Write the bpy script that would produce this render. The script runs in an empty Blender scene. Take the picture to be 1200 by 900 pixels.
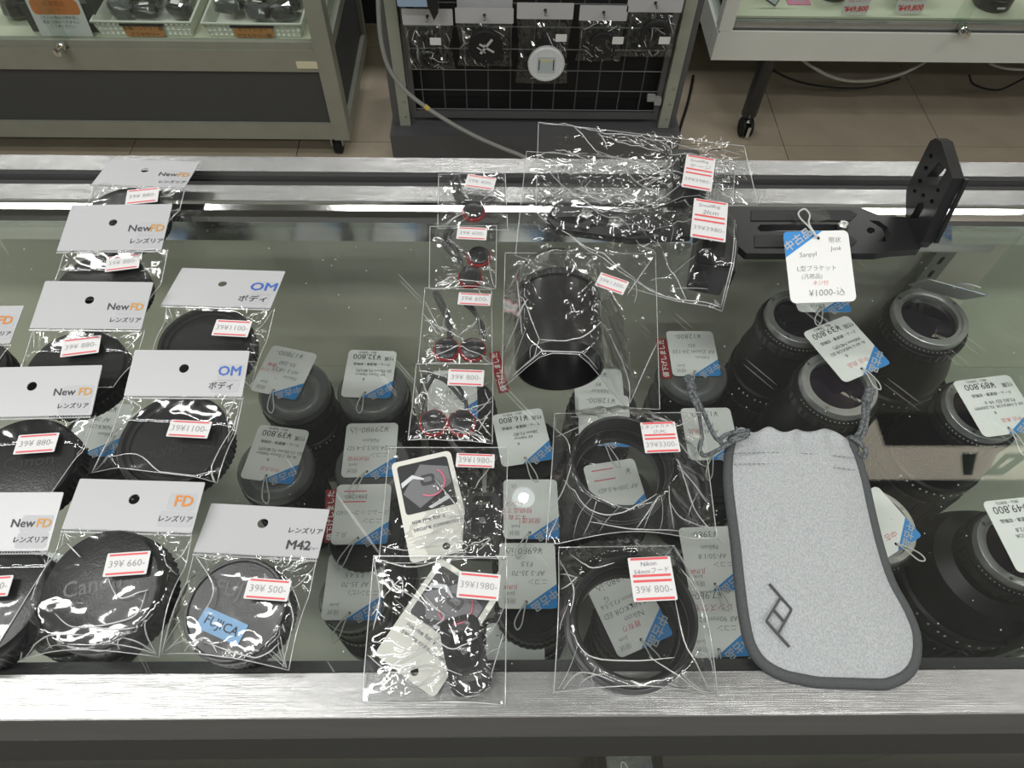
import bpy, bmesh, math, random
from mathutils import Vector, Matrix, noise

# ------------------------------------------------------------------ camera, world, lights, exposure
S = bpy.context.scene
COL = S.collection
F = 832.0                      # focal length in pixels of the 1200 x 900 frame
CAMZ = 1.35
G = 0.95                       # height of the counter's glass top
R3 = (Matrix.Rotation(math.radians(-1.9), 3, 'Z') @ Matrix.Rotation(math.radians(33.0), 3, 'X')
      @ Matrix.Rotation(math.radians(1.7), 3, 'Z'))
cam_d = bpy.data.cameras.new('camera')
cam_d.sensor_width = 36.0
cam_d.lens = 36.0 * F / 1200.0
cam_d.clip_start = 0.02
cam = bpy.data.objects.new('camera', cam_d)
COL.objects.link(cam)
cam.matrix_world = Matrix.Translation((0, 0, CAMZ)) @ R3.to_4x4()
S.camera = cam

world = bpy.data.worlds.new('world')
S.world = world
world.use_nodes = True
world.node_tree.nodes['Background'].inputs[0].default_value = (0.80, 0.86, 0.84, 1)
world.node_tree.nodes['Background'].inputs[1].default_value = 0.25

CEIL = 2.70
FIXTURES = [(-1.35, 0.33, 1.5), (-2.0, 2.75, 1.25), (-0.1, 2.75, 1.25), (1.8, 2.75, 1.25),
            (-1.6, -1.4, 1.25), (0.1, -1.4, 1.25), (1.8, -1.4, 1.25), (-0.75, -0.30, 1.25), (0.85, -0.30, 1.25), (2.6, 0.6, 1.25)]  # the pair just in front of the counter is added to brighten the case
for fx, fy, fl in FIXTURES:
    ld = bpy.data.lights.new('tube_light', 'AREA')
    ld.shape = 'RECTANGLE'
    ld.size = fl
    ld.size_y = 0.14
    ld.energy = 10.0 * fl * (1.25 if (fx, fy) == (-1.35, 0.33) else 1.6 if fy > 2 else 1.0)
    ld.color = (1.0, 1.0, 0.97)
    lo = bpy.data.objects.new('tube_light', ld)
    COL.objects.link(lo)
    lo.location = (fx, fy, CEIL - 0.075)
S.view_settings.view_transform = 'Standard'
S.view_settings.look = 'None'
S.view_settings.gamma = 1.0
S.view_settings.use_curve_mapping = False
S.view_settings.exposure = 0.0
S.cycles.use_denoising = True
S.cycles.transparent_max_bounces = 40
S.cycles.max_bounces = 8
S.cycles.caustics_reflective = False
S.cycles.caustics_refractive = False
S.cycles.sample_clamp_indirect = 4.0

rnd = random.Random(7)
# ------------------------------------------------------------------ pixel helpers (a pixel gives a direction only)
def ray(px, py):
    return R3 @ Vector(((px - 600) / F, (450 - py) / F, -1.0))
def P(px, py, z=0.0):                      # point at height z over the glass top
    d = ray(px, py); k = (G + z - CAMZ) / d.z
    return Vector((d.x * k, d.y * k, G + z))
def PY(px, py, Y):                         # point on the upright plane y = Y
    d = ray(px, py); k = Y / d.y
    return Vector((d.x * k, Y, CAMZ + d.z * k))
def PX(px, py, X):
    d = ray(px, py); k = X / d.x
    return Vector((X, d.y * k, CAMZ + d.z * k))
def PF(px, py):                            # point on the floor
    return P(px, py, -G)

# ------------------------------------------------------------------ materials
MATS = {}
def mat(name, col, rough=0.5, metal=0.0, var=0.0, vscale=40.0, bump=0.0, bscale=200.0, stretch=None, emit=0.0, coat=0.0, col2=None, spec=0.5):
    if name in MATS: return MATS[name]
    m = bpy.data.materials.new(name); m.use_nodes = True
    nt = m.node_tree; b = nt.nodes['Principled BSDF']
    b.inputs['Base Color'].default_value = (*col, 1)
    b.inputs['Roughness'].default_value = rough
    b.inputs['Metallic'].default_value = metal
    b.inputs['Coat Weight'].default_value = coat
    b.inputs['Specular IOR Level'].default_value = spec
    tc = nt.nodes.new('ShaderNodeTexCoord'); mp = nt.nodes.new('ShaderNodeMapping')
    nt.links.new(tc.outputs['Object'], mp.inputs[0])
    if stretch: mp.inputs['Scale'].default_value = stretch
    n = nt.nodes.new('ShaderNodeTexNoise'); n.inputs['Scale'].default_value = vscale; n.inputs['Detail'].default_value = 5
    nt.links.new(mp.outputs[0], n.inputs['Vector'])
    r = nt.nodes.new('ShaderNodeMix'); r.data_type = 'RGBA'
    c2 = col2 or tuple(max(0, c * (1 - var)) for c in col)
    r.inputs['A'].default_value = (*col, 1); r.inputs['B'].default_value = (*c2, 1)
    if col2:
        cr = nt.nodes.new('ShaderNodeValToRGB'); cr.color_ramp.elements[0].position = .42; cr.color_ramp.elements[1].position = .58
        nt.links.new(n.outputs[0], cr.inputs[0]); nt.links.new(cr.outputs[0], r.inputs['Factor'])
    else:
        nt.links.new(n.outputs[0], r.inputs['Factor'])
    nt.links.new(r.outputs['Result'], b.inputs['Base Color'])
    if bump:
        n2 = nt.nodes.new('ShaderNodeTexNoise'); n2.inputs['Scale'].default_value = bscale; n2.inputs['Detail'].default_value = 3
        nt.links.new(mp.outputs[0], n2.inputs['Vector'])
        bp = nt.nodes.new('ShaderNodeBump'); bp.inputs['Strength'].default_value = bump; bp.inputs['Distance'].default_value = 0.002
        nt.links.new(n2.outputs[0], bp.inputs['Height']); nt.links.new(bp.outputs[0], b.inputs['Normal'])
    if emit:
        b.inputs['Emission Color'].default_value = (*col, 1); b.inputs['Emission Strength'].default_value = emit
    MATS[name] = m
    return m

def clear(name, tint, gloss_rough, gain, base, bump=0.0, bscale=60.0, dust=0.0, ior=1.45, haze=0.0):
    """thin clear sheet: light goes straight through, Fresnel gloss on top"""
    m = bpy.data.materials.new(name); m.use_nodes = True
    nt = m.node_tree; nt.nodes.clear()
    out = nt.nodes.new('ShaderNodeOutputMaterial')
    tr = nt.nodes.new('ShaderNodeBsdfTransparent'); tr.inputs[0].default_value = (*tint, 1)
    gl = nt.nodes.new('ShaderNodeBsdfGlossy'); gl.inputs['Roughness'].default_value = gloss_rough
    fr = nt.nodes.new('ShaderNodeFresnel'); fr.inputs[0].default_value = ior
    gm = nt.nodes.new('ShaderNodeNewGeometry'); mi = nt.nodes.new('ShaderNodeMix'); mi.data_type = 'FLOAT'   # thin sheet: same gloss from both sides
    mi.inputs['A'].default_value = ior; mi.inputs['B'].default_value = 1.0 / ior
    nt.links.new(gm.outputs['Backfacing'], mi.inputs['Factor']); nt.links.new(mi.outputs['Result'], fr.inputs[0])
    ma = nt.nodes.new('ShaderNodeMath'); ma.operation = 'MULTIPLY_ADD'; ma.use_clamp = True
    ma.inputs[1].default_value = gain; ma.inputs[2].default_value = base
    nt.links.new(fr.outputs[0], ma.inputs[0])
    tc = nt.nodes.new('ShaderNodeTexCoord')
    if bump:
        n = nt.nodes.new('ShaderNodeTexNoise'); n.inputs['Scale'].default_value = bscale; n.inputs['Detail'].default_value = 2
        n.noise_type = 'RIDGED_MULTIFRACTAL'
        nt.links.new(tc.outputs['Object'], n.inputs['Vector'])
        bp = nt.nodes.new('ShaderNodeBump'); bp.inputs['Strength'].default_value = bump; bp.inputs['Distance'].default_value = 0.0012
        nt.links.new(n.outputs[0], bp.inputs['Height'])
        nt.links.new(bp.outputs[0], gl.inputs['Normal']); nt.links.new(bp.outputs[0], fr.inputs['Normal'])
    mx = nt.nodes.new('ShaderNodeMixShader')
    nt.links.new(ma.outputs[0], mx.inputs[0]); nt.links.new(tr.outputs[0], mx.inputs[1]); nt.links.new(gl.outputs[0], mx.inputs[2])
    last = mx
    if haze:
        df = nt.nodes.new('ShaderNodeBsdfDiffuse'); df.inputs[0].default_value = (.9, .9, .9, 1)
        m3 = nt.nodes.new('ShaderNodeMixShader'); m3.inputs[0].default_value = haze
        nt.links.new(last.outputs[0], m3.inputs[1]); nt.links.new(df.outputs[0], m3.inputs[2]); last = m3
    if dust:
        vo = nt.nodes.new('ShaderNodeTexVoronoi'); vo.inputs['Scale'].default_value = 120
        nt.links.new(tc.outputs['Object'], vo.inputs['Vector'])
        sp = nt.nodes.new('ShaderNodeSeparateColor'); nt.links.new(vo.outputs['Color'], sp.inputs[0])
        lt = nt.nodes.new('ShaderNodeMath'); lt.operation = 'LESS_THAN'; lt.inputs[1].default_value = 0.06
        nt.links.new(vo.outputs['Distance'], lt.inputs[0])
        g2 = nt.nodes.new('ShaderNodeMath'); g2.operation = 'GREATER_THAN'; g2.inputs[1].default_value = 0.72
        nt.links.new(sp.outputs[0], g2.inputs[0])
        mu = nt.nodes.new('ShaderNodeMath'); mu.operation = 'MULTIPLY'; nt.links.new(lt.outputs[0], mu.inputs[0]); nt.links.new(g2.outputs[0], mu.inputs[1])
        # hairline scratches
        m0 = nt.nodes.new('ShaderNodeMapping'); m0.inputs['Rotation'].default_value = (0, 0, .9)
        mp = nt.nodes.new('ShaderNodeMapping'); mp.inputs['Scale'].default_value = (14, 420, 1)
        nt.links.new(tc.outputs['Object'], m0.inputs[0]); nt.links.new(m0.outputs[0], mp.inputs[0])
        n3 = nt.nodes.new('ShaderNodeTexNoise'); n3.inputs['Scale'].default_value = 1.0; n3.inputs['Detail'].default_value = 0
        nt.links.new(mp.outputs[0], n3.inputs['Vector'])
        g3 = nt.nodes.new('ShaderNodeMath'); g3.operation = 'GREATER_THAN'; g3.inputs[1].default_value = 0.815; nt.links.new(n3.outputs[0], g3.inputs[0])
        m5 = nt.nodes.new('ShaderNodeMath'); m5.operation = 'MULTIPLY'; m5.inputs[1].default_value = .3; nt.links.new(g3.outputs[0], m5.inputs[0])
        ad = nt.nodes.new('ShaderNodeMath'); ad.operation = 'MAXIMUM'; nt.links.new(mu.outputs[0], ad.inputs[0]); nt.links.new(m5.outputs[0], ad.inputs[1])
        m4 = nt.nodes.new('ShaderNodeMath'); m4.operation = 'MULTIPLY_ADD'; m4.inputs[1].default_value = dust; m4.inputs[2].default_value = 0.006
        nt.links.new(ad.outputs[0], m4.inputs[0])
        df = nt.nodes.new('ShaderNodeBsdfDiffuse'); df.inputs[0].default_value = (.8, .8, .8, 1)
        m3 = nt.nodes.new('ShaderNodeMixShader')
        nt.links.new(m4.outputs[0], m3.inputs[0]); nt.links.new(last.outputs[0], m3.inputs[1]); nt.links.new(df.outputs[0], m3.inputs[2]); last = m3
    nt.links.new(last.outputs[0], out.inputs[0])
    MATS[name] = m
    return m

def brushed(name, col, rough, bump=.25, metal=1.0, sx=6.0):
    m = mat(name, col, rough, metal, var=.28, vscale=60, bump=bump, bscale=160, stretch=(sx / 60.0, 14.0, 14.0))
    return m

M_film = clear('clear_film', (.965, .97, .97), .09, 2.3, .015, bump=.3, bscale=30, haze=.012)
M_crease = clear('film_fold', (.95, .95, .95), .2, 2.2, .25, haze=.34)  # white haze puts the glints of the creased film into the colour
M_glass = clear('counter_glass', (.96, .975, .965), .0, 1.0, .0, dust=.45)
M_pane = clear('door_glass', (.93, .96, .94), .0, 1.0, .0)
M_cap_clear = clear('milky_clear_plastic', (.5, .51, .51), .25, 1.5, .05, haze=.11)
M_white = mat('white_card', (.48, .48, .495), .32, var=.03, spec=.5)
M_sticker = mat('sticker_paper', (.69, .68, .68), .55, var=.03)
M_tag = mat('tag_card', (.84, .84, .82), .45, var=.05)
M_lab = mat('soft_label', (.62, .63, .65), .5, var=.03)
M_red = mat('red_print', (.70, .10, .11), .5)
M_grey_ink = mat('grey_ink', (.30, .30, .31), .6)
M_black_ink = mat('black_ink', (.045, .045, .05), .6)
M_hand = mat('pen_ink', (.11, .11, .13), .6)
M_redpen = mat('red_pen_ink', (.62, .10, .12), .6)
M_orange = mat('orange_print', (.62, .22, .035), .5)
M_fdorange = mat('amber_print', (.56, .27, .05), .5)
M_blue = mat('blue_print', (.035, .25, .62), .45)
M_omblue = mat('logo_blue_print', (.04, .12, .44), .5)
M_black = mat('black_plastic', (.020, .020, .021), .30, var=.2, bump=.1, bscale=900)
M_satin = mat('satin_black_metal', (.016, .016, .017), .36, metal=0.0, var=.3, spec=.6)
M_matte = mat('matte_black', (.006, .006, .007), .7)
M_rubber = mat('black_rubber', (.009, .009, .009), .65, spec=.3, bump=.2, bscale=700)
M_emb = mat('embossed_black', (.035, .035, .037), .3)
M_silver = mat('silver_mount', (.78, .78, .77), .30, metal=.75, var=.45, vscale=70)
M_steel = mat('hook_steel', (.55, .55, .54), .3, metal=1.0, var=.2)
M_chrome = mat('chrome', (.75, .75, .75), .12, metal=1.0)
M_lens = mat('lens_glass', (.008, .004, .012), .03, spec=.8, coat=.5)
M_redplast = mat('red_anchor_plastic', (.35, .025, .03), .38, var=.15)
M_cord = mat('dark_cord', (.075, .075, .075), .75, var=.4, vscale=900, bump=.4, bscale=1200)
M_gcord = mat('grey_braid', (.17, .185, .19), .8, vscale=700, col2=(.06, .065, .07), bump=.6, bscale=900)
M_string = mat('white_string', (.62, .62, .60), .6)
M_alu = brushed('brushed_aluminium', (.50, .50, .495), .24, bump=.14, metal=.82)
M_face = mat('rail_face', (.30, .29, .28), .35, metal=.5, var=.3, vscale=12, stretch=(1, 1, 8))
M_alu_d = brushed('dull_aluminium', (.36, .37, .36), .36)
M_fab = mat('grey_heather_fabric', (.43, .445, .452), .95, vscale=1400, col2=(.335, .35, .356), bump=.3, bscale=1800, stretch=(1, .5, 1))
M_bind = mat('charcoal_binding', (.085, .09, .092), .85, var=.3, vscale=500, bump=.4, bscale=800)
M_shelf = mat('case_shelf', (.48, .485, .41), .5, var=.25, vscale=9)
M_backp = mat('case_back_panel', (.80, .80, .66), .35, var=.25, vscale=6)
M_gask = mat('black_gasket', (.014, .014, .015), .5, vscale=260, var=.3)
M_band = mat('dark_grey_band', (.06, .062, .06), .3)
M_metalpaint = mat('grey_olive_frame', (.33, .335, .28), .38, metal=.25, var=.25, vscale=14)
M_panel = mat('charcoal_panel', (.056, .057, .058), .6, var=.1)
M_post = mat('beige_grey_post', (.30, .31, .26), .55, var=.1)
M_wire = mat('grey_wire', (.085, .085, .088), .45)
M_basket = mat('white_basket', (.66, .67, .60), .55, var=.05)
M_cream = mat('cream_deck', (.62, .63, .50), .5, var=.08, vscale=5)
M_tile = mat('floor_tile', (.42, .355, .27), .55, var=.35, vscale=9)
M_tile2 = mat('floor_tile_b', (.44, .375, .285), .55, var=.35, vscale=11)
M_grout = mat('tile_joint', (.07, .062, .05), .9)
M_wall = mat('beige_wall', (.45, .45, .40), .8, var=.06, vscale=3)
M_ceil = mat('ceiling_board', (.27, .27, .255), .9, var=.05, vscale=3)
M_pink = mat('pink_print', (.62, .16, .24), .5)

# ------------------------------------------------------------------ mesh helpers
class MB:
    def __init__(s): s.v = []; s.f = []; s.m = []
    def add(s, verts, faces, mi=0, M=None):
        k = len(s.v)
        s.v += [tuple(M @ Vector(v)) if M is not None else tuple(v) for v in verts]
        s.f += [tuple(i + k for i in f) for f in faces]; s.m += [mi] * len(faces)
        return s
    def box(s, a, b, mi=0, M=None):
        x0, y0, z0 = a; x1, y1, z1 = b
        v = [(x0, y0, z0), (x1, y0, z0), (x1, y1, z0), (x0, y1, z0), (x0, y0, z1), (x1, y0, z1), (x1, y1, z1), (x0, y1, z1)]
        return s.add(v, [(3, 2, 1, 0), (4, 5, 6, 7), (0, 1, 5, 4), (1, 2, 6, 5), (2, 3, 7, 6), (3, 0, 4, 7)], mi, M)
    def lathe(s, prof, n=48, mi=0, M=None, gear=None, close=False):
        v = []; f = []
        for k, (r, z) in enumerate(prof):
            for i in range(n):
                a = 2 * math.pi * i / n
                rr = r
                if gear and k in gear and (i // 1) % 2: rr = r - gear[k]
                v.append((rr * math.cos(a), rr * math.sin(a), z))
        for k in range(len(prof) - 1):
            for i in range(n):
                j = (i + 1) % n
                f.append((k * n + i, k * n + j, (k + 1) * n + j, (k + 1) * n + i))
        if prof[0][0] > 1e-6: pass
        s.add(v, f, mi, M)
        return s
    def tube(s, pts, r, n=6, mi=0, M=None, caps=True, closed=False):
        pts = [Vector(p) for p in pts]; v = []; f = []; L = len(pts)
        up = None
        for k, p in enumerate(pts):
            a = pts[(k - 1) % L] if (k or closed) else p; b = pts[(k + 1) % L] if (k < L - 1 or closed) else p
            t = (b - a)
            if t.length < 1e-9: t = Vector((0, 0, 1))
            t.normalize()
            if up is None: up = Vector((0, 0, 1)) if abs(t.z) < .9 else Vector((1, 0, 0))
            x = t.cross(up)
            if x.length < 1e-6: x = t.orthogonal()
            x.normalize(); y = x.cross(t).normalized(); up = y
            rr = r[k] if isinstance(r, (list, tuple)) else r
            for i in range(n):
                c = 2 * math.pi * i / n
                v.append(p + x * (rr * math.cos(c)) + y * (rr * math.sin(c)))
        for k in range(L if closed else L - 1):
            for i in range(n):
                j = (i + 1) % n; k2 = (k + 1) % L
                f.append((k * n + i, k * n + j, k2 * n + j, k2 * n + i))
        if caps and not closed:
            f.append(tuple(range(n - 1, -1, -1))); f.append(tuple((L - 1) * n + i for i in range(n)))
        s.add(v, f, mi, M)
        return s
    def plate(s, outline, holes=(), z0=0.0, z1=.001, mi=0, M=None):
        """flat plate with real holes; outline and holes are lists of (x, y)"""
        bm = bmesh.new(); edges = []; loops = []
        for lp in [outline] + list(holes):
            vs = [bm.verts.new((x, y, 0)) for x, y in lp]
            loops.append(len(vs))
            for i in range(len(vs)): edges.append(bm.edges.new((vs[i], vs[(i + 1) % len(vs)])))
        bm.verts.index_update()
        bmesh.ops.triangle_fill(bm, use_beauty=True, edges=edges)
        bm.verts.index_update()
        n = len(bm.verts); v = [(p.co.x, p.co.y) for p in bm.verts]
        tris = []
        for t in bm.faces:
            ids = [p.index for p in t.verts]
            (ax, ay), (bx, by), (cx, cy) = v[ids[0]], v[ids[1]], v[ids[2]]
            if (bx - ax) * (cy - ay) - (by - ay) * (cx - ax) < 0: ids.reverse()
            tris.append(tuple(ids))
        bm.free()
        V = [(x, y, z1) for x, y in v] + [(x, y, z0) for x, y in v]
        Fc = tris + [tuple(i + n for i in reversed(t)) for t in tris]
        k = 0
        for c in loops:
            for i in range(c):
                a = k + i; b = k + (i + 1) % c
                Fc.append((a + n, b + n, b, a))
            k += c
        return s.add(V, Fc, mi, M)
    def mesh(s, me, mi=0, M=None):
        return s.add([v.co.copy() for v in me.vertices], [tuple(p.vertices) for p in me.polygons], mi, M)
    def build(s, name, mats, parent=None, smooth=False, loc=None, M=None, angle=None):
        me = bpy.data.meshes.new(name)
        me.from_pydata(s.v, [], s.f)
        for mm in (mats if isinstance(mats, (list, tuple)) else [mats]): me.materials.append(mm)
        if any(s.m): me.polygons.foreach_set('material_index', s.m)
        if smooth: me.polygons.foreach_set('use_smooth', [True] * len(me.polygons))
        if smooth and angle: me.set_sharp_from_angle(angle=math.radians(angle))
        o = bpy.data.objects.new(name, me); COL.objects.link(o)
        if parent: o.parent = parent
        if loc is not None: o.location = loc
        if M is not None: o.matrix_basis = M
        return o

def rr(w, h, r, n=5, cx=0, cy=0):
    pts = []
    for sx, sy, a0 in ((1, 1, 0), (-1, 1, 90), (-1, -1, 180), (1, -1, 270)):
        for i in range(n + 1):
            a = math.radians(a0 + 90 * i / n)
            pts.append((cx + sx * (w / 2 - r) + r * math.cos(a), cy + sy * (h / 2 - r) + r * math.sin(a)))
    return pts
def circ(r, n=20, cx=0, cy=0, sy=1.0):
    return [(cx + r * math.cos(2 * math.pi * i / n), cy + sy * r * math.sin(2 * math.pi * i / n)) for i in range(n)]
def tag(o, label, cat, group=None, kind=None):
    if label: o['label'] = label
    if cat: o['category'] = cat
    if group: o['group'] = group
    if kind: o['kind'] = kind
    return o
def empty(name, label, cat, M=None, loc=None, group=None):
    o = bpy.data.objects.new(name, None); COL.objects.link(o); o.empty_display_size = .01
    if M is not None: o.matrix_basis = M
    if loc is not None: o.location = loc
    return tag(o, label, cat, group)
def struct(o): o['kind'] = 'structure'; return o

_tc = {}
def tmesh(s, size, bold=0.0, shear=0.0, ax='CENTER'):
    k = (s, round(size, 5), bold, shear, ax)
    if k not in _tc:
        cu = bpy.data.curves.new('t', 'FONT'); cu.body = s; cu.size = size; cu.resolution_u = 2
        cu.align_x = ax; cu.align_y = 'CENTER'; cu.offset = min(0, bold) * size; cu.shear = shear
        ob = bpy.data.objects.new('t', cu)
        _tc[k] = bpy.data.meshes.new_from_object(ob)
        bpy.data.objects.remove(ob)
    return _tc[k]
def lettering(parent, lines, m, z=.0003, name='lettering'):
    """lines: (text, x, y, size, rot_deg, bold, shear, align)"""
    mb = MB()
    for L in lines:
        t, x, y, size = L[:4]; rot = L[4] if len(L) > 4 else 0; bold = L[5] if len(L) > 5 else 0
        sh = L[6] if len(L) > 6 else 0; al = L[7] if len(L) > 7 else 'CENTER'
        for k, (ox, oy) in enumerate(((0, 0), (1, 0), (-1, 0), (0, 1), (0, -1)) if bold > 0 else ((0, 0),)):
            mb.mesh(tmesh(t, size, min(0, bold), sh, al), 0, Matrix.Translation((x, y, z + k * .00001)) @ Matrix.Rotation(math.radians(rot), 4, 'Z') @ Matrix.Translation((ox * bold * size, oy * bold * size, 0)))
    return mb.build(name, m, parent)

def frame(q, zt, zb, by='quad'):
    """pixel corners TL, TR, BR, BL (as the thing itself reads) + heights of its top and bottom edge -> (matrix, width, height)"""
    TL, TR = P(*q[0], zt), P(*q[1], zt); BR, BL = P(*q[2], zb), P(*q[3], zb)
    c = (TL + TR + BR + BL) / 4
    U = (TR + BR - TL - BL) / 2; V = (TL + TR - BL - BR) / 2
    w = U.length; u = U.normalized(); V = V - u * V.dot(u); h = V.length; v = V.normalized(); n = u.cross(v)
    M = Matrix(((u.x, v.x, n.x, c.x), (u.y, v.y, n.y, c.y), (u.z, v.z, n.z, c.z), (0, 0, 0, 1)))
    return M, w, h

# ------------------------------------------------------------------ the shop: floor, ceiling, far wall
XL, XR, YB, YF = -3.2, 3.2, 4.2, -2.6
fl = MB().box((XL, YF, -.05), (XR, YB, -.004)).build('floor', M_grout); struct(fl)
j1, j2 = PF(915, 160), PF(1134, 160)
TS = 0.47
x0 = j1.x - 7 * TS; y0 = PF(900, 165).y - 2 * TS - .02
rt = random.Random(3)
tile_me = None
for i in range(14):
    for j in range(7):
        a = (x0 + i * TS, y0 + j * TS)
        if a[0] < XL or a[0] + TS > XR or a[1] + TS > YB: continue
        if tile_me is None:
            o = MB().box((.0012, .0012, -.004), (TS - .0012, TS - .0012, 0)).build('tile', M_tile, fl); tile_me = o.data
            tile_me2 = tile_me.copy(); tile_me2.materials[0] = M_tile2
        else:
            o = bpy.data.objects.new('tile', rt.choice((tile_me, tile_me2))); COL.objects.link(o); o.parent = fl
        o.location = (a[0], a[1], 0)
struct(MB().box((XL, YF, CEIL), (XR, YB, CEIL + .05)).build('ceiling', M_ceil))
struct(MB().box((XL, YB, 0), (XR, YB + .05, CEIL)).build('wall_back', M_wall))
struct(MB().box((XL - .05, YF, 0), (XL, YB, CEIL)).build('wall_left', M_wall))
struct(MB().box((XR, YF, 0), (XR + .05, YB, CEIL)).build('wall_right', M_wall))
for k, (fx, fy, fl_) in enumerate(FIXTURES):  # housings for every tube, the added pair included
    t = empty('ceiling_light', 'long white fluorescent ceiling light', 'ceiling light', loc=(fx, fy, CEIL), group='fluorescent ceiling lights')
    MB().box((-fl_ / 2 - .03, -.1, -.06), (fl_ / 2 + .03, .1, 0)).build('housing', M_white, t)

# ------------------------------------------------------------------ glass display counter
CX0, CX1 = -1.15, .95; XS = .425
ct = empty('display_counter', 'long glass-topped shop counter with brushed metal rails', 'counter', loc=(0, 0, 0))
def extr(prof, x0, x1, name, m, parent=ct, smooth=False):
    n = len(prof)
    v = [(x0, y, G + z) for y, z in prof] + [(x1, y, G + z) for y, z in prof]
    f = [(i, (i + 1) % n, n + (i + 1) % n, n + i) for i in range(n)]
    f += [tuple(range(n - 1, -1, -1)), tuple(range(n, 2 * n))]
    return MB().add(v, f).build(name, m, parent)
MB().box((CX0, .0775, G - .006), (CX1, .4095, G)).build('glass_top', M_glass, ct)
extr([(.0555, 0), (.077, 0), (.077, -.03), (.0505, -.036), (.0512, -.033)], CX0, CX1, 'front_rail', M_alu)
extr([(.0551, -.0008), (.0555, -.0008), (.0515, -.0352), (.0503, -.0352)], CX0, CX1, 'rail_face', M_face)
MB().box((CX0, .0772, G - .012), (CX1, .0845, G - .0062)).build('gasket', M_gask, ct)
extr([(.0500, -.0365), (.060, -.0365), (.056, -.105), (.0465, -.105)], CX0, CX1, 'front_band', M_band)
MB().box((CX0, .047, .12), (CX1, .051, G - .106)).build('front_glass', M_pane, ct)
extr([(.410, -.02), (.410, .0002), (.413, .0028), (.419, .0040), (.426, .0036), (.431, .0018), (.4345, .0), (.4345, -.02)], CX0, CX1, 'chrome_lip', M_chrome)
extr([(.4347, -.02), (.4347, 0.0), (.4520, 0.0), (.4520, -.02)], CX0, CX1, 'inner_strip', M_alu)
extr([(.4522, -.02), (.4522, -.005), (.4688, -.005), (.4688, -.02)], CX0, CX1, 'door_groove', M_gask)
extr([(.4690, -.045), (.4690, 0), (.4870, 0), (.4870, -.045)], CX0, CX1, 'back_rail', M_alu)
MB().box((CX0, .078, G - .276), (CX1, .459, G - .27)).build('upper_shelf', M_shelf, ct)
MB().box((CX0, .4595, .12), (CX1, .468, G - .046)).build('back_panel', M_backp, ct)
MB().box((CX0, .078, .28), (CX1, .459, .286)).build('lower_shelf', M_shelf, ct)
MB().box((CX0, .055, 0), (CX1, .468, .119)).build('kick_base', M_band, ct)
MB().box((XS - .0055, .078, .12), (XS, .409, G - .0065)).build('side_glass', M_pane, ct)
# slotted shelf uprights in the back corner and by the side glass
for ux, uy in ((XS - .022, .452), (XS - .022, .13)):
    slots = [(0, -.03 - .018 * k) for k in range(13)]
    b = MB().plate(rr(.018, .235, .001, 1, 0, -.1375), [rr(.004, .010, .001, 1, 0, sy - .01) for _, sy in slots], 0, .008,
                   0, Matrix.Translation((ux, uy, G)) @ Matrix.Rotation(math.radians(90), 4, 'X'))
    b.build('shelf_upright', M_alu_d, ct)
MB().lathe([(.0, 0), (.009, 0), (.009, .16), (.0, .16)], 20, 0, Matrix.Translation((XS - .17, .425, G - .032)) @ Matrix.Rotation(math.radians(90), 4, 'Y')).build('tube_lamp', mat('unlit_tube', (.75, .76, .74), .35), ct, True)

# ------------------------------------------------------------------ price labels
def price_sticker(parent, q, z, txt, Minv, double=None, zb=None):
    """small white price sticker (part of the bag): two red bars, grey stamped digits; double = handwritten lines on the upper half"""
    M, w, h = frame(q, z, z if zb is None else zb)
    holder_m = Minv @ M
    mb = MB().plate(rr(w, h, .0006, 2), (), 0, .0004)
    s = mb.build('price_sticker', M_sticker, parent, M=holder_m)
    b = MB(); hh = h if not double else h / 2
    def strip(y): b.add([(-w * .44, y - h * .014 - .0003, .0006), (w * .44, y - h * .014 - .0003, .0006), (w * .44, y + h * .014 + .0003, .0006), (-w * .44, y + h * .014 + .0003, .0006)], [(0, 1, 2, 3)])
    cy = 0 if not double else -h * .25
    strip(cy + hh * .40); strip(cy - hh * .40)
    if double: strip(h * .25 + hh * .42); strip(h * .25 - hh * .36)
    b.build('red_bars', M_red, s)
    lettering(s, [(txt, 0, cy, min(hh * .62, w * .235), 0, -.008)], M_grey_ink, .0006)
    if double:
        n = len(double)
        lettering(s, [(t, (-.04 + .05 * k) * w, h * (.34 - .17 * k / max(1, n - 1)) if n > 1 else h * .26, min(hh * .30, w * 1.5 / max(5, len(t))), 3, -.012, .15) for k, t in enumerate(double)], M_hand, .0006)
    return s

def blue_corner(parent, w, h):
    mb = MB(); a, b = w * .60, h * .36
    r = .0025
    pts = [(-w / 2, h / 2 - b), (-w / 2 + a, h / 2)] + [(-w / 2 + r - r * math.sin(t * math.pi / 8), h / 2 - r + r * math.cos(t * math.pi / 8)) for t in range(5)]
    mb.plate(pts, (), .0004, .0006)
    c = mb.build('blue_corner', M_blue, parent)
    ang = math.degrees(math.atan2(b, a))
    lettering(c, [('中古品', -w / 2 + a * .36, h / 2 - b * .34, h * .15, ang, .02)], M_white, .0008)

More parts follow.
